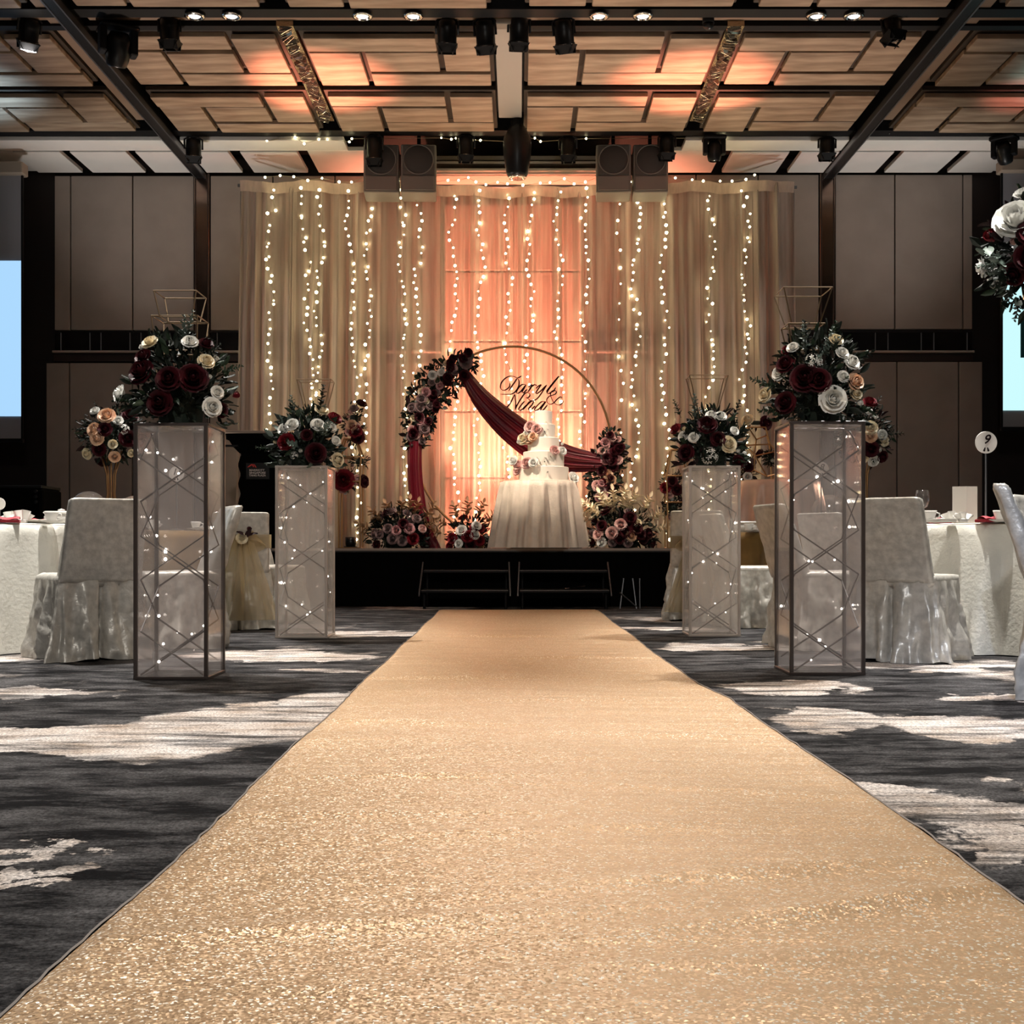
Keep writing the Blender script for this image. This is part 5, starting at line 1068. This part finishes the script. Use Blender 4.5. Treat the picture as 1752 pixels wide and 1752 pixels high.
# right table
glass('clear wine glass behind the right hand covered chair', 1578, 7.0); fan('white folded napkin left of the menu cards', 1628, 6.95, .06); fan('white folded napkin in front of the menu cards', 1648, 6.9, .055); cup('white cup beside the wine glass', 1590, 6.95)
plate('white plate on the right hand white table', 1610, 7.0, .12); napkin('red napkin behind the plate on the right table', 1612, 7.25, NAPK, .12); napkin('red napkin at the foot of number nine', 1692, 6.95, NAPK, .12); cup('white cup right of number nine', 1712, 6.9); plate('white plate behind number nine', 1690, 7.2, .1)
D = 7.1; t = thing('menu_cards', 'white folded menu card standing on the right white table', 'card', on(1654,D), 0)
CARD = mat('menu_card', (.66,.62,.55), .7)
for (a0,a1,y0,y1) in ((-.072,.002,.03,.0),(.0,.066,.0,.012)): 
    part('leaf_panel', MB().grid(lambda u,v,a0=a0,a1=a1,y0=y0,y1=y1: (a0+(a1-a0)*u, y0+(y1-y0)*u, (Z(832,D)-TZ)*v),1,1).grid(lambda u,v,a0=a0,a1=a1,y0=y0,y1=y1: (a0+(a1-a0)*u, y0+(y1-y0)*u+.002, (Z(832,D)-TZ)*v),1,1), CARD, t)
part('base', MB().cbox(-.07,.065,.0,.05,0,.006,.002), CARD, t)
cup('white tea cup on bronze table between the right pillars, left one', 1281, 10.65); cup('white tea cup on bronze table between the right pillars, right one', 1327, 10.7); plate('white plate on bronze table between the right pillars', 1300, 10.75, .13)
t = thing('lidded_dish', 'white box shaped dish on bronze table between the right pillars', 'dish', on(1277,11.1), .1, TW); part('dish', MB().cbox(-.13,.1,-.09,.09,0,.07,.02), CHINA, t, True); part('lid', MB().cbox(-.133,.103,-.093,.093,.071,.095,.015), CHINA, t, True)
napkin('red napkin on bronze table seen through the front right pillar', 1388, 10.75, NAPK, .13); glass('wine glass on bronze table seen through the front right pillar', 1413, 10.8)
# table numbers on thin poles
def table_number(label, px, py, D, txt, rpx, zb=TZ):
    x = X(px,D); zc = Z(py,D); r = rpx*D/F; t = thing('table_number', label, 'table sign', (x,D,zb), 0, 'round table number signs')
    part('pole', MB().tube([(0,.004,.01),(0,.004,zc-zb-r*.6)],.006,8), GREYMETAL, t); part('foot', MB().lathe([(.06,0),(.06,.008),(.01,.014)],20), GREYMETAL, t)
    Mx = Matrix.Translation((0,0,zc-zb)) @ UPR
    part('disc', MB().lathe([(0,-.003),(r*.98,-.003),(r,0),(r*.98,.003),(0,.003)],36,cap=False), mat('white_disc',(.74,.70,.66),.5) if 'white_disc' not in bpy.data.materials else bpy.data.materials['white_disc'], t).matrix_local = Mx
    if txt:
        me = text_mesh(txt, r*1.15, INK, .32, r*.02, .0008, 'CENTER'); part('numeral', me, None, t).matrix_local = Mx @ Matrix.Translation((0,-r*.10,.0045))
        mb = MB()
        for s in (-1,1): mb.add([(s*r*.06,-.42*r,0),(s*r*.16,-.45*r,0),(s*r*.30,-.72*r,0),(s*r*.22,-.80*r,0),(s*r*.10,-.78*r,0)],[(0,1,2,3,4)])
        part('small_mark', mb, INK, t).matrix_local = Mx @ Matrix.Translation((0,-.02*r,.0045))
    return t
table_number('round white table number nine on a thin pole at right', 1687, 757, 7.2, '9', 19); table_number('round white table number eleven seen through the front left pillar', 302, 811, 10.1, '11', 13.2); table_number('round white table number eight seen through the front right pillar', 1405, 803, 11.2, '8', 13.2); table_number('round white table sign at the left edge of the picture', -1, 862, 7.6, '', 10.5)
# centrepieces
def trumpet(t, h, r0=.05):
    for k in range(5):
        a = k*2*PI/5; part('stand_leg', MB().tube([(.09*math.cos(a),.09*math.sin(a),.004),(.03*math.cos(a),.03*math.sin(a),h*.45),(.035*math.cos(a),.035*math.sin(a),h*.7),(.09*math.cos(a),.09*math.sin(a),h)],.008,6), GOLD, t, True)
    part('stand_ring', MB().tube([(.09*math.cos(k*PI/10),.09*math.sin(k*PI/10),.006) for k in range(20)],.007,6,closed=True), GOLD, t)
TC = 'tall table centrepieces'
def centre(label, px, D, ptop_, pbot, rx, flowers, seed, rf=(), leafsize=.08, n=70, fill=320):
    zb = Z(pbot,D); zt = Z(ptop_,D); rz = (zt-zb)/2; x = X(px,D); s = thing('gold_stand', 'slim gold stand holding the '+label, 'stand', (x,D,TZ), 0, 'gold centrepiece stands'); trumpet(s, zb+rz*.5-TZ)
    return arrangement(label, (x,D,zb+rz), rx, rx*.9, rz, flowers, n, 6, seed, ('dark','green','plum'), fill, 'dark', leafsize, cz=0, half=False, group=TC, random_flowers=rf, sprig=('dark','sprig',.14))
d = -.18
centre('peach and white rose centrepiece on tall stand at far left', 190, 10.2, 695, 797, .26, [(183,713,.060,'rose','peach',d),(162,736,.050,'rose','peach',d),(167,750,.05,'rose','peach',d),(163,704,.035,'rose','white',d),(202,720,.035,'rose','white',d),(193,760,.032,'rose','cream',d),(196,781,.040,'rose','peach',d),(150,776,.04,'rose','cream',d),(224,775,.028,'rose','cream',d),(222,713,.06,'rose','burgundy',d),(212,735,.05,'cluster','white',d),(218,750,.06,'rose','burgundy',d),(180,735,.05,'rose','burgundy',d),(170,768,.05,'rose','burgundy',d)], 61, ((6,'rose','burgundy',.05),))
centre('red and cream rose centrepiece behind the front right pillar', 1478, 11.0, 688, 797, .25, [(1488,690,.055,'rose','red',d),(1484,704,.036,'rose','white',d),(1489,733,.055,'rose','cream',d),(1489,746,.050,'rose','peach',d),(1509,744,.04,'rose','white',d),(1512,755,.04,'rose','cream',d),(1494,788,.045,'rose','white',d),(1477,783,.04,'rose','cream',d),(1503,769,.035,'bud','white',d),(1509,781,.045,'rose','burgundy',d),(1490,768,.06,'rose','burgundy',d),(1498,715,.03,'bud','white',d)], 62, ((6,'rose','burgundy',.05),))
hb = centre('large white and red flower centrepiece hanging into the right edge', 1776, 7.4, 335, 535, .34, [(1738,378,.11,'peony','white',-.25),(1697,407,.062,'bud','red',-.15),(1752,335,.05,'rose','white',-.2),(1760,440,.07,'rose','burgundy',-.3),(1735,415,.035,'bud','blush',-.25),(1765,400,.07,'rose','burgundy',-.3)], 63, ((6,'rose','burgundy',.06),(4,'rose','white',.06)), .12, 80, 380)
for (px,py,n,c) in ((1712,450,(-1,-.2,-.2),'grey'),(1720,440,(-1,-.3,.1),'grey'),(1730,470,(-.8,-.3,-.5),'dark'),(1735,490,(-.5,-.3,-1),'dark'),(1745,510,(-.3,-.3,-1),'dark'),(1725,460,(-.8,-.4,-.3),'grey')): link('leaf_sprig', leaf_me(c,'eucalyptus'), hb, at(px,py,7.2)-Vector(hb.location), orient(n), .16)
R = random.Random(8)
for (px,py,s,c) in ((1682,438,.075,'grey'),(1676,447,.06,'grey'),(1690,425,.09,'grey'),(1697,440,.09,'dark'),(1705,452,.08,'grey'),(1712,465,.09,'dark'),(1722,480,.09,'dark'),(1735,500,.10,'dark'),(1728,520,.08,'dark'),(1742,515,.09,'dark'),(1718,455,.08,'grey')): link('leaf', leaf_me(c,'roundleaf'), hb, at(px,py,7.15)-Vector(hb.location), orient((-.5+R.uniform(-.4,.4),-.5,R.uniform(-.7,.5)),(0,1,0),R.uniform(0,6)), s)
# black equipment case far left, behind the tables
D = 11.8; t = thing('equipment_case', 'black equipment case with side knobs beyond the far left table', 'case', (X(48,D),D,0)); hw = 42*D/F; part('body', MB().cbox(-hw,hw,-.25,.25,.03,Z(838,D),.03), BLK, t); part('top_lid', MB().cbox(-hw+.01,hw-.01,-.24,.24,Z(838,D),Z(836,D)+.02,.01), BLACKMETAL, t)
for k in range(3): part('knob', MB().lathe([(.02,0),(.018,.02),(0,.022)],10), BLACKMETAL, t, loc=(hw-.06,-.25,Z(843+k*9,D)), rot=(PI/2,0,0))
for s in (-1,1): part('caster', MB().lathe([(.03,-.015),(.03,.015)],12), BLACKMETAL, t, loc=(s*hw*.8,0,.03), rot=(0,PI/2,0))
# floor uplights behind the cake and the arrangements
for (px, D, lab) in ((600,13.25,'small black floor uplight hidden behind the left gold tower'),(905,13.75,'small black floor uplight behind the cake table'),(985,13.75,'small black floor uplight right of the hoop foot'),(820,13.75,'small black floor uplight left of the hoop foot')):
    t = thing('floor_uplight', lab, 'lamp', (X(px,D),D,ST), 0, 'floor uplights'); part('can', MB().lathe([(.05,.02),(.06,.05),(.06,.12),(.052,.12),(.05,.06),(0,.06)],16), BLACKMETAL, t, True); part('bracket', MB().cbox(-.07,.07,-.03,.03,0,.02,.004), BLACKMETAL, t)
